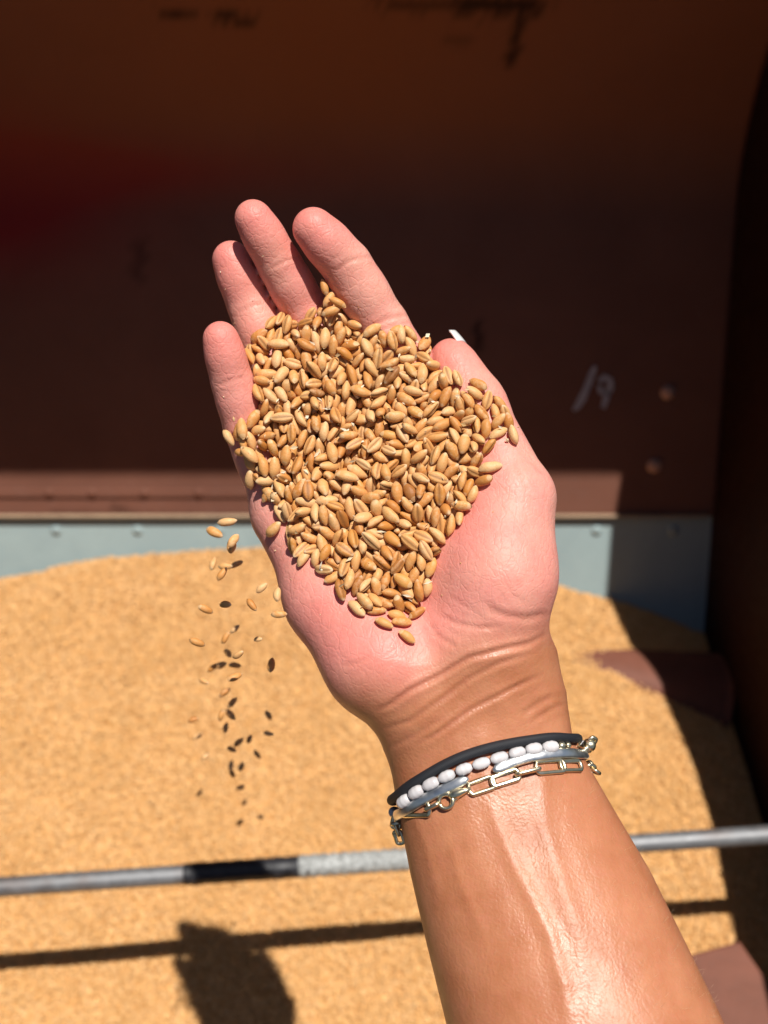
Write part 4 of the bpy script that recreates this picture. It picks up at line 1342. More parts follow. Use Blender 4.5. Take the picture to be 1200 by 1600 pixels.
# ------------------------------------------------------------------ the heap of wheat in the palm
# where each kernel came to rest (position in 1/100 mm from PILE_BASE, rotation quaternion x 1000, shape), settled beforehand
PILE_BASE = np.array([-0.00705, 0.20614, 0.6834])
PILE = [
    3814,-1601,1020,990,104,-70,62,2, 2328,-2079,382,326,-635,671,199,7, 1254,-4248,-934,287,30,-267,919,9, 1491,-3308,-367,392,-861,318,63,2, 323,-3166,-454,71,-365,-749,-548,2,
    -2425,465,1032,2,-37,956,292,2, 947,-3038,-534,881,278,-88,-372,2, 3055,-847,1240,623,163,179,-743,9, 2732,-936,1032,367,258,-304,840,7, -444,-3389,-584,105,-943,310,64,9,
    2305,-1645,614,290,-941,160,74,9, 900,-2518,-35,810,467,-77,-347,7, 1104,-1897,250,760,141,273,-573,7, -398,-1330,319,991,22,60,-121,2, -3423,-384,284,310,151,-180,921,7,
    -541,-4355,-1228,126,765,-574,-263,2, -2660,-694,17,591,394,-157,686,7, 1925,-3573,-379,116,-861,413,273,5, 1694,-2523,48,384,-559,-619,-396,9, -3634,245,775,649,40,-220,727,2,
    1476,-1914,282,499,35,-265,825,9, 1372,750,1522,810,502,-125,-277,2, 634,-3676,-839,26,-332,-725,-603,5, -876,-490,489,598,64,-220,768,7, -307,-2031,-309,526,558,-87,-636,2,
    -3319,583,849,516,-44,487,-703,7, 1045,192,1333,813,579,44,51,9, -86,-4908,-1392,912,84,-8,-401,5, 151,-4795,-1183,340,-235,-553,724,7, 2265,-3144,-238,142,349,519,767,5,
    -1585,-1547,-38,138,-665,-718,-151,9, -2994,-671,63,768,108,292,-560,5, -3,1067,1571,984,91,98,-118,7, 2635,-2901,-50,268,710,417,501,5, -1128,2566,2394,646,314,-75,692,7,
    -2569,2506,2198,56,-24,19,998,2, -521,-2367,-430,432,-701,439,359,2, 1852,-3138,-293,139,-951,271,-50,9, 2453,-126,1309,738,605,190,229,2, -1453,1683,1877,691,-545,431,201,2,
    -93,-1057,257,938,248,167,-177,7, 2062,-3875,-790,487,342,-122,-794,9, 2568,660,1723,393,399,-225,-797,2, -2468,1681,1688,488,-80,265,-828,2, 2441,-1258,821,729,337,-245,543,5,
    1864,1484,1918,722,-9,-243,648,7, 1717,-4465,-1142,632,-134,-636,422,7, -2284,-458,328,742,53,-363,561,9, -448,-3788,-893,101,587,-763,-253,5, 946,1396,1916,241,-361,888,151,5,
    -2114,2027,1823,122,-89,-989,-6,9, 100,-2478,-198,944,57,159,282,7, 198,2201,2323,383,343,-1,858,9, 3733,-415,1425,606,377,93,-695,4, 248,-3696,-889,917,20,-143,-371,7,
    -1582,-111,425,14,826,478,300,5, 418,-503,836,59,-427,902,-13,7, 345,2623,2648,877,366,45,308,5, -305,1548,1790,642,-484,562,-196,2, 2294,-490,1173,197,971,-23,130,5,
    481,-2272,-47,682,378,405,-478,9, 1496,-3734,-687,171,562,-262,-766,8, 2963,-2506,371,52,-131,-558,818,4, 3626,93,1588,181,880,-347,-268,5, 3607,-1905,801,67,-383,-156,908,5,
    -1690,2355,2298,156,956,-121,-216,5, -2774,1113,1320,257,891,-166,-337,5, -1120,-1398,-58,801,-14,35,-598,7, -2597,2167,1929,733,-94,-212,639,2, 311,-1928,53,41,219,473,-852,9,
    2204,-2712,106,534,391,-5,-750,3, -1081,-2289,-299,398,651,-140,-631,8, 523,1910,2132,173,-636,602,451,5, 3541,901,2000,268,-98,-350,892,4, -193,-3039,-508,246,736,-579,-249,5,
    958,2309,2505,424,-454,-782,54,9, -314,-4119,-1045,716,347,143,589,8, -1371,411,885,668,147,-53,728,5, -1857,-1341,-199,834,193,-189,481,7, 1090,-5105,-1486,962,219,124,-104,0,
    1903,-2147,175,304,212,61,-927,7, 317,1618,2039,626,611,45,-481,8, 4087,-261,1562,891,137,-361,239,3, 2121,360,1462,642,-656,-398,-1,8, -128,-3583,-885,349,559,-203,-724,5,
    3811,461,1770,318,-731,-600,-64,4, 1263,-253,1067,76,-847,514,108,5, -166,-322,674,71,306,-933,-176,5, -327,890,1139,597,-153,441,-652,2, -1064,-3748,-1057,325,-892,120,-290,5,
    464,-4360,-1056,788,189,346,-473,0, -780,-2512,-440,584,55,-724,362,5, -1910,-2477,-742,192,119,753,-618,8, -1014,-1735,-288,947,309,51,71,7, 36,-2115,-202,251,-384,-820,-343,7,
    1151,-1321,549,3,934,112,339,4, -865,2309,2259,676,-80,628,-378,8, 881,1750,2089,171,-95,936,-293,7, 512,-1144,400,165,-744,-640,93,7, 4541,-624,1384,547,-264,-693,389,4,
    -1770,-2989,-1113,45,416,-891,-174,5, 3219,508,1727,252,389,443,768,5, 1961,-276,1085,67,-279,850,441,5, 1591,881,1734,820,551,-4,-156,3, 1740,-987,844,822,449,-254,240,8,
    2217,-1059,983,389,-426,799,-170,3, -1623,-1722,-380,97,44,-581,807,2, -1955,-668,130,322,-463,780,-271,7, -949,-793,208,160,-206,-57,-964,5, -2327,3115,2487,368,-495,787,33,4,
    -1840,574,907,353,-367,-793,334,7, 1137,-4776,-1375,741,303,375,-468,4, -1394,2561,2221,294,536,126,781,2, -2137,83,736,125,-690,-646,-303,3, -452,1246,1440,498,564,219,621,9,
    4099,-553,1380,960,94,-11,262,3, 1946,-4333,-1169,636,208,364,-648,6, -3150,1146,1423,317,-468,-780,268,7, 573,116,902,606,421,-27,675,5, 3435,649,1886,233,224,-223,920,3,
    -752,528,1068,154,-575,-784,177,7, -365,-92,847,798,558,215,73,8, 1528,2306,2267,831,-17,386,-400,5, -2916,-904,-315,103,-163,381,-904,5, -2718,-157,335,684,421,330,-496,3,
    -1802,57,502,680,-449,-518,260,9, -1121,217,674,749,141,-286,581,3, -948,-2674,-711,179,295,-233,909,5, -1697,2069,1910,712,240,232,-618,2, -1462,-2660,-937,230,10,-906,357,2,
    -1458,1418,1544,263,264,-919,-131,9, -1045,-3284,-859,540,-15,464,-702,0, -2497,-1175,-359,459,273,205,820,7, 1100,-3837,-791,410,-818,-404,-13,0, -2920,1777,1607,914,404,-11,12,2,
    1960,2573,2193,836,77,65,539,7, -3211,2959,2152,846,420,-138,297,9, 1353,-917,665,726,-39,619,-296,7, 535,758,1396,403,827,353,169,5, -76,-4228,-1229,841,-36,-352,409,8,
    802,-2711,-321,860,-411,114,278,5, -1793,1621,1554,120,628,589,494,5, -502,2067,2187,940,66,246,-227,3, 200,1372,1760,420,475,442,635,5, -622,2624,2411,115,578,-240,-771,5,
    -2212,-1901,-640,133,-757,310,559,2, -1190,1940,2008,629,258,-177,712,0, -919,1219,1590,531,75,-403,741,6, 3212,-1017,827,969,-105,-199,98,7, 795,-3479,-633,495,683,-489,-222,5,
    1228,2551,2555,618,-275,-551,488,9, 2685,-1398,627,917,-13,-376,135,8, 884,-183,895,939,318,53,-119,3, -1315,-926,16,490,-255,289,-782,7, 1788,-3745,-660,638,274,108,712,3,
    3288,-2187,498,515,659,174,520,6, 3434,-1281,941,684,-455,-532,-203,9, -2475,1187,1335,868,151,94,-464,3, -1703,2719,2349,440,513,138,-724,2, 1336,-4332,-1280,442,-147,-191,864,2,
    678,2496,2417,644,439,175,-602,6, -31,-1655,5,187,144,-502,832,4, 1446,-2488,-271,669,-684,284,-68,2, 772,-1304,492,616,10,-221,756,6, 602,-752,584,220,51,-149,963,0,
    -3377,29,446,234,535,153,797,4, -1345,-2142,-367,382,624,-486,-478,8, 3806,-956,1224,63,-441,638,629,1, 1789,-1642,624,276,892,-358,-17,4, 453,-2646,-192,811,-498,-199,236,3,
    -340,2354,2253,197,-262,10,945,2, 2492,1081,1942,747,177,578,-275,8, -1317,-3331,-1060,436,494,-145,-738,6, 3385,-1606,843,514,-829,194,104,6, 761,-4119,-1109,790,199,-13,580,1,
    -759,-2028,-223,93,-159,-983,-29,0, 2808,-555,1188,652,-541,511,-147,8, 3188,-1898,468,805,-178,-402,399,4, -3072,1505,1606,762,631,-100,-100,6, 1639,314,1406,365,7,-19,931,6,
    311,-1448,8,147,-670,438,581,5, 406,-2847,-469,972,-83,105,-195,4, 2252,823,1583,813,434,66,383,6, 154,-495,654,77,668,-564,-480,8, 1438,-4782,-1545,542,-744,301,-251,4,
    1472,-228,1254,540,779,152,-282,1, 1523,2705,2466,363,836,-43,-410,4, -657,-2879,-673,73,-559,440,699,3, 2664,1404,1906,59,-611,-777,-142,7, -1138,-2945,-938,452,392,22,801,2,
    451,-4723,-1217,389,78,164,903,0, 2250,1196,1737,360,295,58,-883,5, 2866,679,1593,413,535,104,-730,2, 925,983,1497,92,736,76,666,4, 489,-4980,-1419,999,-34,6,17,1,
    -3493,2318,1874,307,414,576,634,7, 1515,1545,2014,489,124,104,857,3, -807,-3951,-1182,279,53,130,-950,0, 916,-4492,-1239,890,-428,143,66,3, 1611,-4035,-953,843,-85,-350,399,6,
    -2654,389,484,587,-483,649,-34,7, 2845,-183,1385,339,316,76,883,1, 560,1021,1572,699,-684,-135,156,0, 3023,-1793,675,253,560,-460,-640,1, 2379,-2797,-170,376,-634,659,150,2,
    -1502,-608,168,233,671,-291,-640,3, -855,1842,1958,206,-543,795,-177,4, 2032,-768,1026,432,-312,-831,-159,3, -2346,-985,-156,369,-156,-777,-486,0, -2173,-1443,-346,566,-282,-772,61,6,
    973,-2228,-5,281,235,304,880,6, 1415,1967,2066,1,8,844,-536,4, 1413,-2251,111,454,-65,-786,414,6, -263,462,1085,86,919,106,371,0, 2220,1771,1989,122,413,-684,590,9,
    -3045,2661,2112,223,-380,-796,-415,0, 3222,-140,1527,21,-936,110,-334,0, -2902,168,519,115,213,815,-527,5, -1716,-2077,-414,567,758,323,14,4, -2106,-116,298,562,463,-91,-679,2,
    82,-3174,-654,601,-344,-374,617,4, 2678,272,1448,968,-32,139,206,6, 3011,365,1639,588,-108,-801,-22,7, 1458,1412,1779,281,-63,-957,36,5, 1912,2071,2065,215,370,859,281,4,
    1461,-2906,-384,44,217,-975,-2,2, 1108,-492,832,970,-89,215,75,0, 2931,1190,1987,307,-505,-794,139,0, -3167,2664,1862,43,978,-112,-171,4, 82,-950,451,105,317,861,384,1,
    -746,1838,1678,397,22,147,-906,9, 3507,-662,1237,451,163,552,683,4, -410,-1468,47,584,206,-97,-779,4, -1097,647,883,733,-564,223,-307,8, 4422,-185,1496,512,360,-251,738,6,
    -2081,1613,1665,641,66,105,758,4, 1254,475,1319,766,488,191,-373,4, -2851,-1132,-675,445,19,-495,746,7, 173,-4315,-1071,579,-680,-348,284,1, 1797,-1977,408,502,370,-451,-638,6,
    -906,3138,2684,227,540,-667,-461,0, -2061,-2841,-1107,595,-432,662,147,3, -1170,-596,314,674,-665,-59,316,9, 856,-697,814,73,-914,363,-165,0, -838,122,670,197,416,-593,-661,1,
    -777,-3589,-1069,484,-829,257,-108,4, -3167,281,658,927,236,-291,5,0, -2830,3338,2384,142,838,519,92,8, -986,923,1306,273,-653,682,-184,3, -2482,-1769,-897,738,-455,385,-317,8,
    2926,-2732,102,433,490,-542,-527,1, -213,3015,2545,671,658,-312,-141,6, 2519,-2454,124,784,187,-379,-455,4, -1687,-824,-101,733,-354,408,-414,4, -2968,799,1124,164,795,166,560,0,
    -1971,977,1162,482,210,-506,-684,5, -429,170,837,220,-158,788,553,0, 307,427,1165,373,-506,-580,518,8, 1839,829,1516,114,-184,974,68,6, 293,-88,770,706,529,-6,-471,3,
    -2300,1457,1353,509,486,405,-583,4, -91,1941,2038,836,-307,-453,16,0, -2400,126,440,288,-449,746,-400,7, 577,1326,1687,65,556,-328,-761,1, -40,504,912,930,123,-236,-254,9,
    1799,-22,1116,896,-78,-368,237,3, -714,-1367,-71,835,-445,324,22,4, -1399,780,1334,334,-492,-589,547,4, 1267,2145,2270,329,907,-146,220,1, -1347,1133,1454,226,934,178,-213,0,
    -1968,1451,1290,316,404,-117,850,4, 1278,-2692,-243,378,-149,181,895,3, -606,1480,1705,709,385,299,509,6, 702,-4682,-1406,125,-244,-844,461,8, -2611,-1408,-618,614,570,336,-429,0,
    -24,-2572,-442,524,-384,-542,534,2, 2674,-2099,153,5,-761,108,640,5, 2954,-2231,365,739,-536,405,-57,3, 2254,48,1281,763,623,56,159,0, -609,-277,358,478,-417,559,-534,4,
    -710,2987,2443,718,76,-418,552,4, 1983,-2806,-303,34,200,201,958,5, -3021,-101,405,559,286,-772,98,9, -1587,3348,2642,234,-409,796,380,0, 3464,-219,1402,466,-536,638,-299,0,
    -3429,-377,-26,529,150,-433,714,9, 770,2039,2045,366,-227,816,387,7, 1828,-1305,519,344,719,138,-588,9, 818,-1589,214,601,-724,96,324,3, -2309,2418,1887,371,250,-100,889,8,
    -1225,3579,2688,698,513,281,414,1, -2559,3365,2515,164,609,-764,-137,8, -1137,-2398,-655,274,-944,-132,125,7, -1437,-3033,-1046,200,203,-935,-210,0, 1812,-624,875,889,191,253,330,9,
    -1740,3059,2594,274,6,929,250,1, 3145,-130,1165,558,-13,-20,829,2, -1640,746,1061,124,653,-4,-747,0, 4188,429,1646,849,-298,419,-124,4, -765,3565,2682,446,128,-873,153,8,
    178,1033,1283,627,-23,-174,759,5, -1279,-11,218,263,629,-38,730,9, 1578,-1576,360,792,352,-20,-498,1, 3317,-894,1140,443,494,680,311,6, -2014,417,694,448,-356,-810,127,4,
    -1380,3131,2530,589,178,-254,-746,6, -3134,2242,1823,755,357,-325,-444,3, 513,-3930,-1087,648,470,326,503,6, -617,-3321,-859,672,-130,197,-701,7, 4030,128,1566,462,439,289,714,1,
    -2818,639,832,550,233,-521,-610,2, -1620,1180,1334,320,-920,-201,106,0, -1957,-2011,-627,162,-359,918,-47,8, -798,1084,1080,610,-174,647,-424,9, -1922,2374,2034,657,-343,-661,119,6,
    -2367,453,727,21,-704,-709,-42,9, -108,2280,2093,183,120,397,-891,5, -617,823,924,636,71,667,-381,8, -2839,2983,2068,449,403,-82,-793,8, -2614,2890,2191,81,-794,-546,-254,3,
    -1976,-838,-200,214,582,683,387,2, 1124,1323,1686,633,243,-351,-645,3, 925,-983,421,80,351,-737,-571,1, 263,-3842,-1123,55,855,483,179,4, 1049,-3616,-909,106,-628,589,498,2,
    -959,-1020,-2,777,-70,436,448,9, 1163,-682,569,40,10,-689,-724,2, -2161,2617,2028,778,306,410,-364,1, -1026,3188,2412,119,562,537,618,5, 2961,82,1497,516,616,-509,308,3,
    -1534,-2244,-711,933,-138,263,-204,1, -225,2935,2236,450,348,737,365,2, 610,433,1272,565,-472,-94,670,5, 2279,1528,1703,518,-768,-372,57,9, -591,2145,1970,341,-803,488,-28,2,
    -2904,1484,1351,875,324,-131,334,9, 2132,-1175,607,545,315,-390,-672,5, 2178,-3507,-540,476,-80,755,443,3, -2283,856,1024,589,455,-75,-664,0, -543,3321,2455,180,479,-279,813,8,
    669,-1501,-70,618,637,-73,-455,5, 340,2495,2251,637,516,-321,474,4, -2051,2800,2324,507,-628,201,-555,9, -1232,912,1175,168,-623,-764,-9,1, 3153,-1423,646,232,174,-78,954,0,
    2074,-2517,-40,482,401,-117,771,1, -71,1792,1656,568,-418,-528,473,9, -2906,2076,1672,709,-421,-565,-14,1, 1565,-420,843,166,910,381,19,3, -2975,507,624,344,-191,-623,676,6,
    1349,-1365,210,592,427,263,-631,8, 2087,-1714,363,447,794,-203,-359,8, -758,1376,1467,308,358,26,881,1, 2736,-1092,598,253,389,-156,872,2, 2516,-1819,258,313,385,-54,-867,7,
    -1867,-2514,-1055,598,283,192,725,0, 25,55,632,328,-604,708,165,4, -3227,1981,1467,738,129,561,-352,9, 3209,143,1513,542,258,757,-258,6, -2155,1241,1205,427,637,501,-400,1,
    278,-3359,-1010,124,-361,-834,-397,7, 1875,1295,1583,445,-597,376,-552,2, 2451,-737,961,9,-428,635,643,8, 1816,-3994,-1078,223,592,-563,-532,8, -2151,-2379,-1036,361,-629,684,-76,8,
    -1563,551,665,689,78,23,-720,5, 386,-691,361,742,-648,-157,77,8, -353,-674,90,201,711,162,-654,2, -1641,-2335,-928,190,-891,314,267,4, -75,-3860,-1253,411,-50,114,-903,8,
    -617,-561,0,191,-699,621,298,6, 133,1840,1969,755,-457,-407,235,1, 1588,-1200,327,674,85,-396,618,8, 1487,-4443,-1548,408,165,551,709,2, 792,300,739,162,789,-438,-399,5,
    4327,88,1567,391,-453,-729,-332,0, 1602,1067,1603,435,-662,-495,-356,2, 1023,-4074,-1155,327,496,-426,-682,0, -2289,3306,2300,207,85,909,351,2, -1099,1903,1680,868,-194,-359,285,9,
    -2226,-529,-27,756,189,3,-627,6, -1057,1463,1436,331,580,108,736,9, 2327,305,1263,36,234,-727,-644,8, 506,-3022,-768,114,80,145,-980,2, -2866,1095,1029,168,303,-59,936,5,
    -3652,60,394,279,527,290,748,3, -561,-61,609,230,122,-515,-817,1, -1888,-91,124,512,82,-240,821,1, -2528,844,926,77,-753,-117,643,9, 1442,8,1152,489,628,218,-565,4,
    406,415,909,855,436,21,280,1, -478,-1728,-388,154,870,-149,-444,0, 1883,-939,611,323,355,-30,-877,0, 30,1164,1043,807,-140,-131,559,6, 540,-1726,-37,801,502,-309,108,6,
    -985,4441,2569,595,156,509,602,0, -1948,-1657,-632,240,543,-212,-776,6, 1931,-2319,-138,265,-674,686,69,2, 435,1548,1601,45,-600,589,539,9, 74,2624,2324,453,779,76,428,5,
    1941,655,1310,168,-621,-169,747,1, -37,-1347,-45,488,141,-293,810,1, -1380,-1235,-213,345,-47,-932,101,4, 1328,-3142,-675,86,224,383,-892,4, 917,-3259,-869,781,218,334,-480,0,
    2974,-1581,479,217,973,25,-76,6, -2329,2896,2052,637,-240,611,-403,9, 2230,-2188,29,297,-604,-738,-38,8, 1174,1735,1811,130,86,110,-982,2, 1255,1142,1475,309,531,-247,-749,0,
    -3135,-755,-436,578,-740,311,143,0, -309,-3099,-769,95,775,-579,-234,9, -531,-1069,141,882,377,114,257,9, 1182,176,1042,27,195,-980,-11,4, 1335,-3906,-1107,557,-88,-605,562,5,
    -462,2914,2356,412,437,666,442,1, 767,827,1141,677,555,-293,-384,1, -873,-2123,-477,531,750,-24,-393,8, -1554,2488,1901,823,-149,94,-540,7, 1283,-2692,-545,911,-288,131,265,5,
    -3140,-276,70,432,455,-51,777,1, 2052,2508,1926,667,13,-8,-745,1, -2252,-1534,-721,297,-193,57,-934,7, -2401,-611,-243,672,305,304,602,6, 1792,1871,1840,186,-163,-307,-919,3,
    -898,638,624,668,418,-304,-536,5, 1490,-3489,-782,147,-264,857,418,7, -458,-2713,-823,772,236,392,-442,6, -160,-388,171,537,463,148,689,4, 500,2253,2117,629,314,535,-469,6,
    2739,-2455,-14,348,-231,893,-167,5, -586,-1436,-433,717,662,216,-30,3, -3551,2663,1688,429,-525,666,311,8, 1597,218,992,729,56,679,-66,8, -839,4035,2559,814,-4,-266,-517,0,
    95,-460,311,794,194,309,-487,9, -1305,-1530,-425,62,-527,-187,-826,3, 695,1824,1621,430,-328,635,551,5, 829,-1243,196,31,969,-211,122,5, 590,-1967,-215,682,-637,-222,283,4,
    625,-3382,-913,358,-221,-903,-87,4, -977,-1361,-312,808,-150,-379,425,8, -229,-2508,-684,582,-370,288,-665,3, -1042,2437,1890,509,-842,163,-80,1, 750,1351,1508,390,-168,367,828,8,
    -1269,-361,174,10,710,-300,-637,0, 2092,-3078,-543,452,-278,-200,824,8, -1547,-381,24,112,-592,687,406,4, -539,439,735,328,695,-159,-620,1, 330,-4257,-1338,164,-250,-880,369,2,
    -2394,-129,170,143,745,615,217,8, 58,1417,1486,809,355,465,56,1, -751,-3202,-1025,423,-215,-744,471,1, 365,-1057,97,660,399,55,-635,6, -341,-200,428,355,678,528,368,3,
    -1809,-2005,-861,195,5,979,50,3, 146,-1182,-149,658,-74,-518,541,9, 928,-4542,-1518,217,192,433,853,1, 1109,730,1199,266,650,-239,-671,6, 929,406,1121,592,-492,537,347,7,
    1844,387,1160,456,-10,-581,674,2, -1188,2811,2240,578,-516,630,-53,2, 72,503,604,255,-382,-492,740,7, 196,719,861,555,610,176,-537,4, -2639,-328,-111,885,-224,229,337,7,
    2895,-1932,293,720,51,631,-286,0, -2063,-1174,-511,364,496,-122,779,3, -2439,2144,1665,700,337,163,-608,1, 1390,-1986,-68,838,-533,-114,-4,2, -384,-312,49,659,68,-508,550,8,
    -72,-769,184,624,486,225,-569,8, 1221,-3215,-1013,703,-139,-148,681,8, 689,-167,484,741,211,-623,134,9, 2301,623,1312,246,-168,635,713,9, -1517,2904,2224,629,204,-346,666,4,
    -2689,1995,1501,196,-743,-604,-213,4, -1149,2212,1882,874,376,-258,-166,1, -3021,-592,-257,853,404,283,-171,6, -3082,905,828,755,-53,523,-392,1, -990,210,382,726,293,77,618,3,
    -1581,1393,1154,52,-526,698,482,2, -2526,1241,1087,558,-115,-481,666,6, -321,-1340,-204,310,552,678,374,9, -1495,531,355,850,455,52,260,6, -351,2663,2124,222,-207,-943,139,4,
    -427,1102,930,300,387,119,864,9, 1029,-1805,31,810,-338,-364,312,6, 3133,-1171,530,775,-367,-420,297,1, -3280,2054,951,382,-238,-748,487,2, -371,-3763,-1176,587,-20,85,-805,4,
    1304,-2191,-447,9,694,-630,-347,7, 2734,-1750,127,363,373,-9,-854,4, -2489,1639,1328,53,-735,392,550,6, 1025,-4269,-1520,285,220,485,797,7, -2096,858,756,516,490,-99,696,2,
    1388,-328,621,106,-461,-815,-334,4, 413,-2502,-506,162,-156,-463,857,7, -141,1328,1388,334,664,-565,-359,7, -1833,2979,2196,124,561,489,656,4, -1453,1025,1004,741,85,-149,649,8,
    -1238,522,620,11,-827,-548,-124,8, -2452,-935,-581,403,-881,-178,175,3, -308,2011,1735,267,-452,850,39,0, -856,-172,362,779,-112,-442,430,4, 973,-1320,-75,365,34,889,-274,2,
    1003,-374,645,282,-931,133,192,6, 2652,-172,895,824,-346,420,-157,0, -1711,1035,865,40,-585,251,-770,6, -231,289,635,400,-404,-812,-129,8, -1909,1191,794,143,737,-374,-544,5,
    -2935,2381,1571,318,79,-388,861,5, -1796,652,520,700,91,-119,698,6, 2519,-388,869,577,605,35,-548,2, -2256,-603,-461,447,647,-591,-179,8, -1081,1078,913,692,190,383,-582,7,
    2171,-415,860,721,218,-64,-655,3, 2155,1693,1509,206,387,-423,-793,1, 568,-445,536,180,-161,-243,940,8, 2120,1073,1336,769,59,-203,604,2, 2723,-1444,299,865,-450,-215,57,6,
    2614,790,1420,777,165,415,-444,3, 1085,1441,1401,205,-55,966,-145,4, 1671,-649,651,609,-554,-357,441,0, 617,1199,1299,73,-36,-187,979,5, 826,-3859,-1262,154,488,413,753,1,
    -165,-1451,-443,301,-808,-505,-44,3, -60,851,776,922,109,359,-95,0, 196,-1872,-274,47,-1,-832,-553,1, -1430,2037,1678,788,225,-511,260,7, -882,-2670,-1100,963,-17,127,236,6,
    993,982,1063,900,57,-378,208,6, -1910,-392,-123,920,-61,275,-274,8, 25,-1587,-360,270,-236,-81,-930,6, 449,824,1074,535,439,-29,-722,6, 1089,-728,221,194,117,974,5,5,
    489,372,670,94,-686,-722,19,7, -1219,1626,1314,207,-564,797,59,1, 989,-2813,-718,331,54,-262,905,5, 1420,72,690,907,-27,390,155,7, 1699,-4215,-1374,481,697,-389,-364,8,
    2138,2056,1767,62,-608,-363,-703,0, 181,2180,1888,861,164,-389,282,8, 700,-827,206,873,128,-350,315,2, 1019,112,768,475,-250,444,-718,1, -1035,100,29,31,-784,477,397,8,
    795,-2247,-244,568,377,-166,-713,4, 1440,-1002,158,327,462,-273,-778,2, -843,3703,2472,365,-196,-864,-286,1, -690,486,420,379,-335,862,39,2, 2007,-985,381,672,307,146,658,1,
    1758,4,750,298,285,-818,-401,1, -2008,1864,1409,157,645,367,652,0, -1951,309,305,125,276,1,953,9, 2700,293,1183,474,783,357,188,6, 288,-3030,-1106,237,356,428,796,3,
    -1831,2354,1058,908,-95,386,-135,2, -380,1407,1181,240,-895,344,151,4, 433,1468,1173,512,-820,-110,233,9, 1077,-1048,209,511,88,854,45,2, 37,-2583,-839,369,-430,784,252,6,
    3117,-640,903,551,366,-243,710,7, -813,-649,-327,258,-783,443,-353,2, -2695,22,148,262,832,-253,-418,8, -2638,2552,1803,235,379,-379,-811,1, 1808,-1611,107,540,-334,-229,738,7,
    -968,-1282,-559,69,-80,833,544,1, -885,2598,2163,443,525,-189,-701,1, -324,119,244,402,-742,533,-57,9, 2452,-2130,-132,211,-744,634,-4,2, -624,-2485,-882,815,300,214,-447,9,
    1545,-3608,-1115,55,-777,623,-75,5, -727,-1096,-318,134,-287,-200,927,0, -731,4089,2259,694,-69,380,608,3, 2844,-168,1118,597,-293,-540,516,3, -2299,-1185,-659,23,515,-616,-595,1,
    1401,-1719,64,954,-178,-239,16,1, -2225,1771,1402,698,41,-464,544,0, -99,-3405,-1122,657,326,242,-635,3, -507,-2064,-572,359,36,-739,569,8, 593,856,876,340,-674,631,-178,9,
    1853,889,1018,278,-651,540,455,3, 187,-4583,-1390,977,-15,104,-186,0, -112,758,295,760,14,-308,572,8, -3170,1728,516,407,166,732,520,1, -1545,127,160,540,125,-42,-831,2,
    -435,-3182,-1075,33,636,714,291,9, 369,1129,1025,877,-382,-92,276,6, -1171,1966,1316,677,-724,-81,-106,6, 2100,-1756,31,658,-432,-509,348,8, -1138,-2346,-962,558,314,-37,767,9,
    -1616,-321,-318,644,590,-162,-459,5, 2907,-817,551,96,-342,-866,-351,9, 2355,1453,1367,474,-184,-187,841,3, -3238,2302,1318,37,-229,-461,856,6, -189,-3031,-1182,430,-179,-389,795,7,
    1544,-3211,-912,858,-150,-473,-131,1, 1092,-2485,-656,294,-40,-955,4,3, -5511,55670,-92738,239,238,749,570,8, -439,1684,1469,49,-975,-192,98,7, -49,-2900,-888,826,399,-125,-377,4,
    652,-4088,-1366,745,176,68,-639,6, -1827,2082,1306,720,-159,580,-347,9, 394,-2057,-515,378,50,33,-924,8, -2059,3009,1837,280,604,179,-724,7, 1807,-3549,-859,386,-368,753,-385,3,
    -2877,721,456,753,138,280,-579,6, -662,-2857,-1092,837,488,225,108,0, -2874,1428,985,576,702,-27,419,5, -1433,-2045,-937,645,452,-202,-582,4, -1571,2094,1040,637,637,-217,378,7,
    -137,1068,684,469,-735,-447,-198,3, 1395,382,829,284,-391,769,419,2, -1581,923,455,551,395,-254,-690,6, -1405,-216,-179,385,471,347,714,1, -2109,2624,1688,46,-842,445,302,1,
    -1492,1793,1268,138,-541,-27,829,8, 365,-191,330,587,-436,-679,-65,2, -2324,2116,1362,139,914,220,312,2, -530,1010,687,122,859,-304,-395,2, -1524,-1384,-477,343,139,-806,-461,5,
    -2287,1176,835,801,12,392,-453,5, -5285,50503,-84333,467,481,-424,609,0, -140,-1900,-522,86,-560,818,98,0, -1076,-919,-344,487,444,-671,-341,5, -1369,-987,-396,577,-300,-752,-110,2,
    681,-2358,-625,605,579,9,-547,2, -514,-2004,-1114,495,-868,-45,-17,7, 2091,24,984,92,285,819,-489,0, 3044,-380,821,491,502,-20,712,0, 1458,694,1223,120,-460,780,407,6,
    554,-2662,-840,684,613,-205,-338,9, 346,-896,-126,280,-725,498,384,4, 169,-1851,-565,770,348,189,500,3, -2826,1089,660,226,899,-74,-367,8, -952,-540,-52,495,655,260,508,9,
    12,-2260,-866,392,-481,564,545,5, 2468,905,1295,379,-429,-802,-169,2, -1127,542,348,345,-180,641,-661,6, -778,3439,2323,752,552,308,-185,1, 2487,-572,490,906,-194,137,-351,1,
    2248,-1362,394,108,924,183,317,4, 656,-1109,-141,36,82,-129,-988,6, 1633,-2223,-292,561,-766,272,156,2, 2576,-1127,340,764,-400,-408,300,3, 1663,652,995,635,74,692,-335,1,
    -560,-911,-132,44,442,-57,894,3, 1857,-3200,-640,479,-332,52,811,8, -4232,28040,-44908,607,-458,-87,644,0, -338,2084,1452,560,-616,553,-15,0, -2421,677,474,305,-493,810,87,7,
    -1443,742,218,723,-249,-586,269,3, -1559,2327,1531,371,-590,-694,-182,9, -1284,-603,-239,824,492,274,64,9, 2285,-933,348,549,429,-188,-693,5, -714,2782,2021,583,293,-11,758,7,
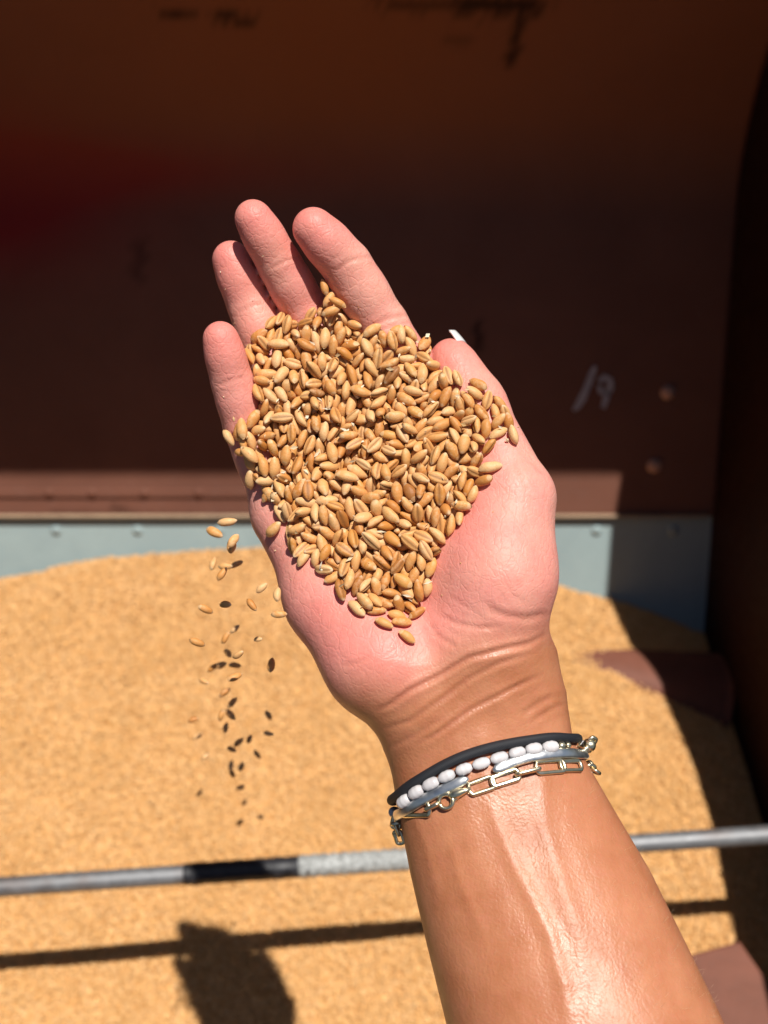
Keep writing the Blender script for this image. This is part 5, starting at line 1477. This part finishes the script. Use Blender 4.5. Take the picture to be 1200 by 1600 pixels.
    -2609,886,311,995,78,31,59,0, 2500,-219,638,368,-907,37,204,9, -2030,1615,975,543,52,-779,-311,9, 2284,-2512,-367,883,425,-197,29,1, 2490,224,940,979,132,153,-6,7,
    -784,1593,1305,535,419,14,733,3, 2921,41,895,641,438,-7,-630,6, -1746,2130,1692,280,-731,-603,-154,1, 1824,-2564,-492,135,237,906,323,6, 2167,-2124,-273,272,601,-427,-619,1,
    -1755,-1173,-421,500,-146,539,-662,9, 1536,1342,1404,415,-20,444,-794,3, 866,-3251,-1403,823,-238,-341,388,0, -1917,-44,-158,790,-234,-505,256,8, 88,-689,-162,263,595,185,736,9,
    816,1627,1419,499,16,852,159,3, 1271,-3621,-1345,701,-15,528,-479,0, -1119,-228,-33,231,-764,6,-603,0, 1143,1289,1130,72,227,92,-967,8, -1193,1270,729,753,35,520,-402,7,
    1008,-2699,-1003,626,55,-348,696,7, 1117,-3921,-1445,8,-661,-344,-667,0, -1900,2402,1679,404,-146,505,-748,3, -2710,1780,1156,43,-311,397,-862,3, -524,1721,1135,481,-844,-228,-70,9,
    -1514,-1616,-672,130,73,29,988,3, 255,1025,765,216,207,-513,805,1, -2569,1219,764,514,240,-209,796,3, 2120,-641,634,21,17,-798,602,1, -1765,1680,1224,766,-50,-559,314,0,
    -2415,2835,1692,137,478,-758,-422,0, -395,3621,2008,84,863,-23,-498,2, -275,3202,1854,375,665,644,50,8, -791,-1836,-577,305,346,-139,-876,1, -473,1465,883,666,-697,-234,122,9,
    -2457,2390,1543,432,-281,815,-265,2, -1873,159,-489,260,-543,288,745,5, -2323,3308,1820,565,333,-332,678,2, -159,-509,-315,268,808,-451,-269,3, -1276,49,-244,525,-565,609,184,5,
    -1563,306,-370,61,-908,326,256,1, 234,2116,1526,35,458,-758,-463,0, -749,-241,-207,972,-7,-130,194,6, 631,-3629,-1367,512,-259,749,-332,9, 1066,-1865,-305,892,-363,165,214,0,
    -649,2275,1669,254,768,-313,-498,1, 1033,-3426,-1241,482,-793,-272,256,5, 970,-2141,-461,534,-520,250,-618,2, 274,-2785,-776,561,-667,442,212,3, -2383,348,155,72,21,424,-903,5,
    -1142,1700,890,645,-241,608,-396,1, 681,167,424,33,993,-99,60,4, 470,-608,73,626,-573,529,9,0, 1685,-546,354,616,505,-343,-498,1, 1917,123426,-193723,350,418,-200,814,1,
    -1374,967,702,173,773,-445,-418,1, 90,-3024,-1305,570,-540,452,-424,8, -197,-1696,-1103,596,541,-220,-552,4, 907,-3748,-1525,39,412,-869,-269,5, -1359,413,-37,724,587,-76,353,5,
    1554,900,851,53,794,349,494,0, -809,-966,-652,461,-338,-759,313,9, 874,1409,813,53,377,886,-266,1, -2027,-871,-608,496,339,37,-798,5, -3080,1659,1189,118,-770,379,499,0,
    782,1401,1106,534,-701,-439,175,0, -315,666,605,520,40,205,-828,1, 1313,-499,316,877,-339,182,-286,3, 2447,-890,601,652,-76,373,-656,6, 2532,543,1052,26,29,246,-969,6,
    -1245,-1941,-594,338,-909,-223,-97,9, 2828,-650,876,644,108,-36,756,0, 2394,-1524,68,758,288,44,-583,8, -2583,2986,1936,191,493,-603,-597,8, -687,118,334,439,-805,-272,-292,8,
    -256,-2469,-949,24,-739,661,127,1, 386,-1337,-449,549,-454,-686,145,4, 2569,1250,1599,619,-123,-467,619,1, -1195,-357,-711,270,-656,-705,16,5, -1606,76,-206,791,58,546,-270,4,
    774,-431,267,712,656,-237,88,2, -687,251,19,936,-9,-272,224,6, -217,-927,-164,233,-696,108,-670,5, 53,-39,200,367,752,-213,-505,5, -688,865,420,122,818,-171,-535,3,
    -1455,1348,661,858,317,387,-118,7, 2030,-218,710,353,-309,-883,9,7, -2515,3603,2153,295,-750,284,520,1, 1745,1684,1703,86,-137,-218,-963,0, -1041,-1976,-940,7,-208,92,974,8,
    282,1788,1562,24,409,-904,-123,3, 310,-3449,-1366,355,919,137,-105,0, -1914,2730,1850,202,700,-348,590,8, 856,-3126,-1054,109,-972,70,198,7, 1645,-2828,-652,51,-624,773,-107,0,
    352,-3876,-1413,814,164,-47,-555,1, 384,1965,1787,819,-66,41,568,3, -512,-2267,-1021,385,-573,689,219,8, -317,2423,1878,314,-932,166,77,5, -62,-1926,-835,250,783,112,559,0,
    -1142,2233,1594,691,655,-121,279,3, -2601,-596,-380,99,-852,372,356,4, -826,-2225,-999,825,205,482,-213,6, 1084,-1558,-243,199,109,834,-503,8, 1006,-93,434,290,823,235,428,9,
    -955,1671,1127,751,279,47,597,5,
]

D_ = np.array(PILE).reshape(-1, 8)
locs = D_[:, :3] * 1e-5 + PILE_BASE
quats = D_[:, 3:7] / 1000.0
quats = quats / np.linalg.norm(quats, axis=1, keepdims=True)
qpx = px_of(locs)
special = {}
def pick(px, py, lab):
    i = min((k for k in range(300) if k not in special), key=lambda k: (qpx[k, 0] - px) ** 2 + (qpx[k, 1] - py) ** 2)
    special[i] = lab
pick(640, 985, 'lowest wheat grain of the palm heap, at its bottom tip')
pick(810, 690, 'rightmost wheat grain of the palm heap, at the base of the thumb')
pick(372, 580, 'leftmost wheat grain of the palm heap, beside the little finger')
for i in range(300):
    o = grain(locs[i], quats[i], int(D_[i, 7]))
    x, y = qpx[i]
    if i in special: lab = special[i]
    else:
        v = 'upper' if y < 600 else ('middle' if y < 760 else 'lower')
        h = 'left' if x < 540 else ('centre' if x < 660 else 'right')
        lab = 'golden wheat grain on top of the palm heap, in its %s %s part' % (v, h)
    tag(o, lab, 'wheat grain', 'grains heaped in the palm')
# the grains half hidden between and under those
KV = [np.array([v.co for v in m_k.vertices]) for m_k in KM]
KF = [[tuple(p.vertices) for p in m_k.polygons] for m_k in KM]
KA = [[[d.value for d in m_k.attributes[nm].data] for nm in ('along', 'groove', 'germ')] for m_k in KM]
V, F, AT, o_ = [], [], [[], [], []], 0
for i in range(300, len(D_)):
    k_ = int(D_[i, 7])
    M = np.array(Quaternion(quats[i]).to_matrix())
    V.append(KV[k_] @ M.T + locs[i]); F += [tuple(a + o_ for a in f) for f in KF[k_]]; o_ += len(KV[k_])
    for c_ in range(3): AT[c_] += KA[k_][c_]
under_heap = link_mesh('wheat_grains', np.concatenate(V) - PILE_BASE, F, m_wheat, smooth=True)
under_heap.location = PILE_BASE
for nm, arr in zip(('along', 'groove', 'germ'), AT):
    a_ = under_heap.data.attributes.new(nm, 'FLOAT', 'POINT'); a_.data.foreach_set('value', arr)
tag(under_heap, 'wheat grains half hidden underneath the top layer of the palm heap', 'wheat', kind='stuff')
# chaff: husk flakes and broken bits lying between the grains
cr_ = random.Random(21)
V, F = [], []
for i in range(110):
    j = cr_.randrange(300)
    c = Vector(locs[j]) + BKV * cr_.uniform(0.0006, 0.0016) + RTV * cr_.uniform(-0.003, 0.003) + UPV * cr_.uniform(-0.003, 0.003)
    a = Vector((cr_.gauss(0, 1), cr_.gauss(0, 1), cr_.gauss(0, 1))).normalized(); b = a.orthogonal().normalized(); n_ = a.cross(b)
    l, w_ = cr_.uniform(0.0006, 0.0017), cr_.uniform(0.0003, 0.0007)
    o_ = len(V)
    V += [c - a * l, c + b * w_ + n_ * w_ * 0.5, c + a * l * 0.9 + n_ * w_ * 0.4, c - b * w_ + n_ * w_ * 0.3, c - n_ * w_ * 0.4]
    F += [(o_, o_ + 1, o_ + 2, o_ + 3), (o_, o_ + 4, o_ + 1), (o_ + 1, o_ + 4, o_ + 2), (o_ + 2, o_ + 4, o_ + 3), (o_ + 3, o_ + 4, o_)]
for (x, y) in ((345, 425), (352, 452), (366, 505), (385, 540), (341, 480), (349, 620), (411, 400), (395, 470), (430, 500), (600, 470), (560, 480), (455, 905), (500, 960), (690, 930), (720, 880), (612, 1010), (770, 800), (430, 860)):
    p_, nn_ = skin_hit(x, y, 0.15)
    if p_ is None: continue
    c = Vector(to_world(p_[None])[0]); a = Vector((cr_.gauss(0, 1), cr_.gauss(0, 1), cr_.gauss(0, 1))).normalized(); b = a.orthogonal().normalized(); n_ = a.cross(b)
    l, w_ = cr_.uniform(0.0002, 0.0006), cr_.uniform(0.00015, 0.0003)
    o_ = len(V)
    V += [c - a * l, c + b * w_ + n_ * w_ * 0.5, c + a * l * 0.9 + n_ * w_ * 0.4, c - b * w_ + n_ * w_ * 0.3, c - n_ * w_ * 0.4]
    F += [(o_, o_ + 1, o_ + 2, o_ + 3), (o_, o_ + 4, o_ + 1), (o_ + 1, o_ + 4, o_ + 2), (o_ + 2, o_ + 4, o_ + 3), (o_ + 3, o_ + 4, o_)]
k = N('chaff'); m_chaff = k.set(Base_Color=k.ramp(k.n('ShaderNodeNewGeometry').outputs['Random Per Island'], [(0.0, (0.60, 0.36, 0.14)), (0.5, (0.78, 0.62, 0.40)), (1.0, (0.86, 0.76, 0.58))]), Roughness=0.8)
chaff = link_mesh('chaff', [v - Vector(PILE_BASE) for v in V], F, m_chaff)
chaff.location = PILE_BASE
tag(chaff, 'pale husk flakes and broken bits among the grains in the palm', 'chaff', kind='stuff')
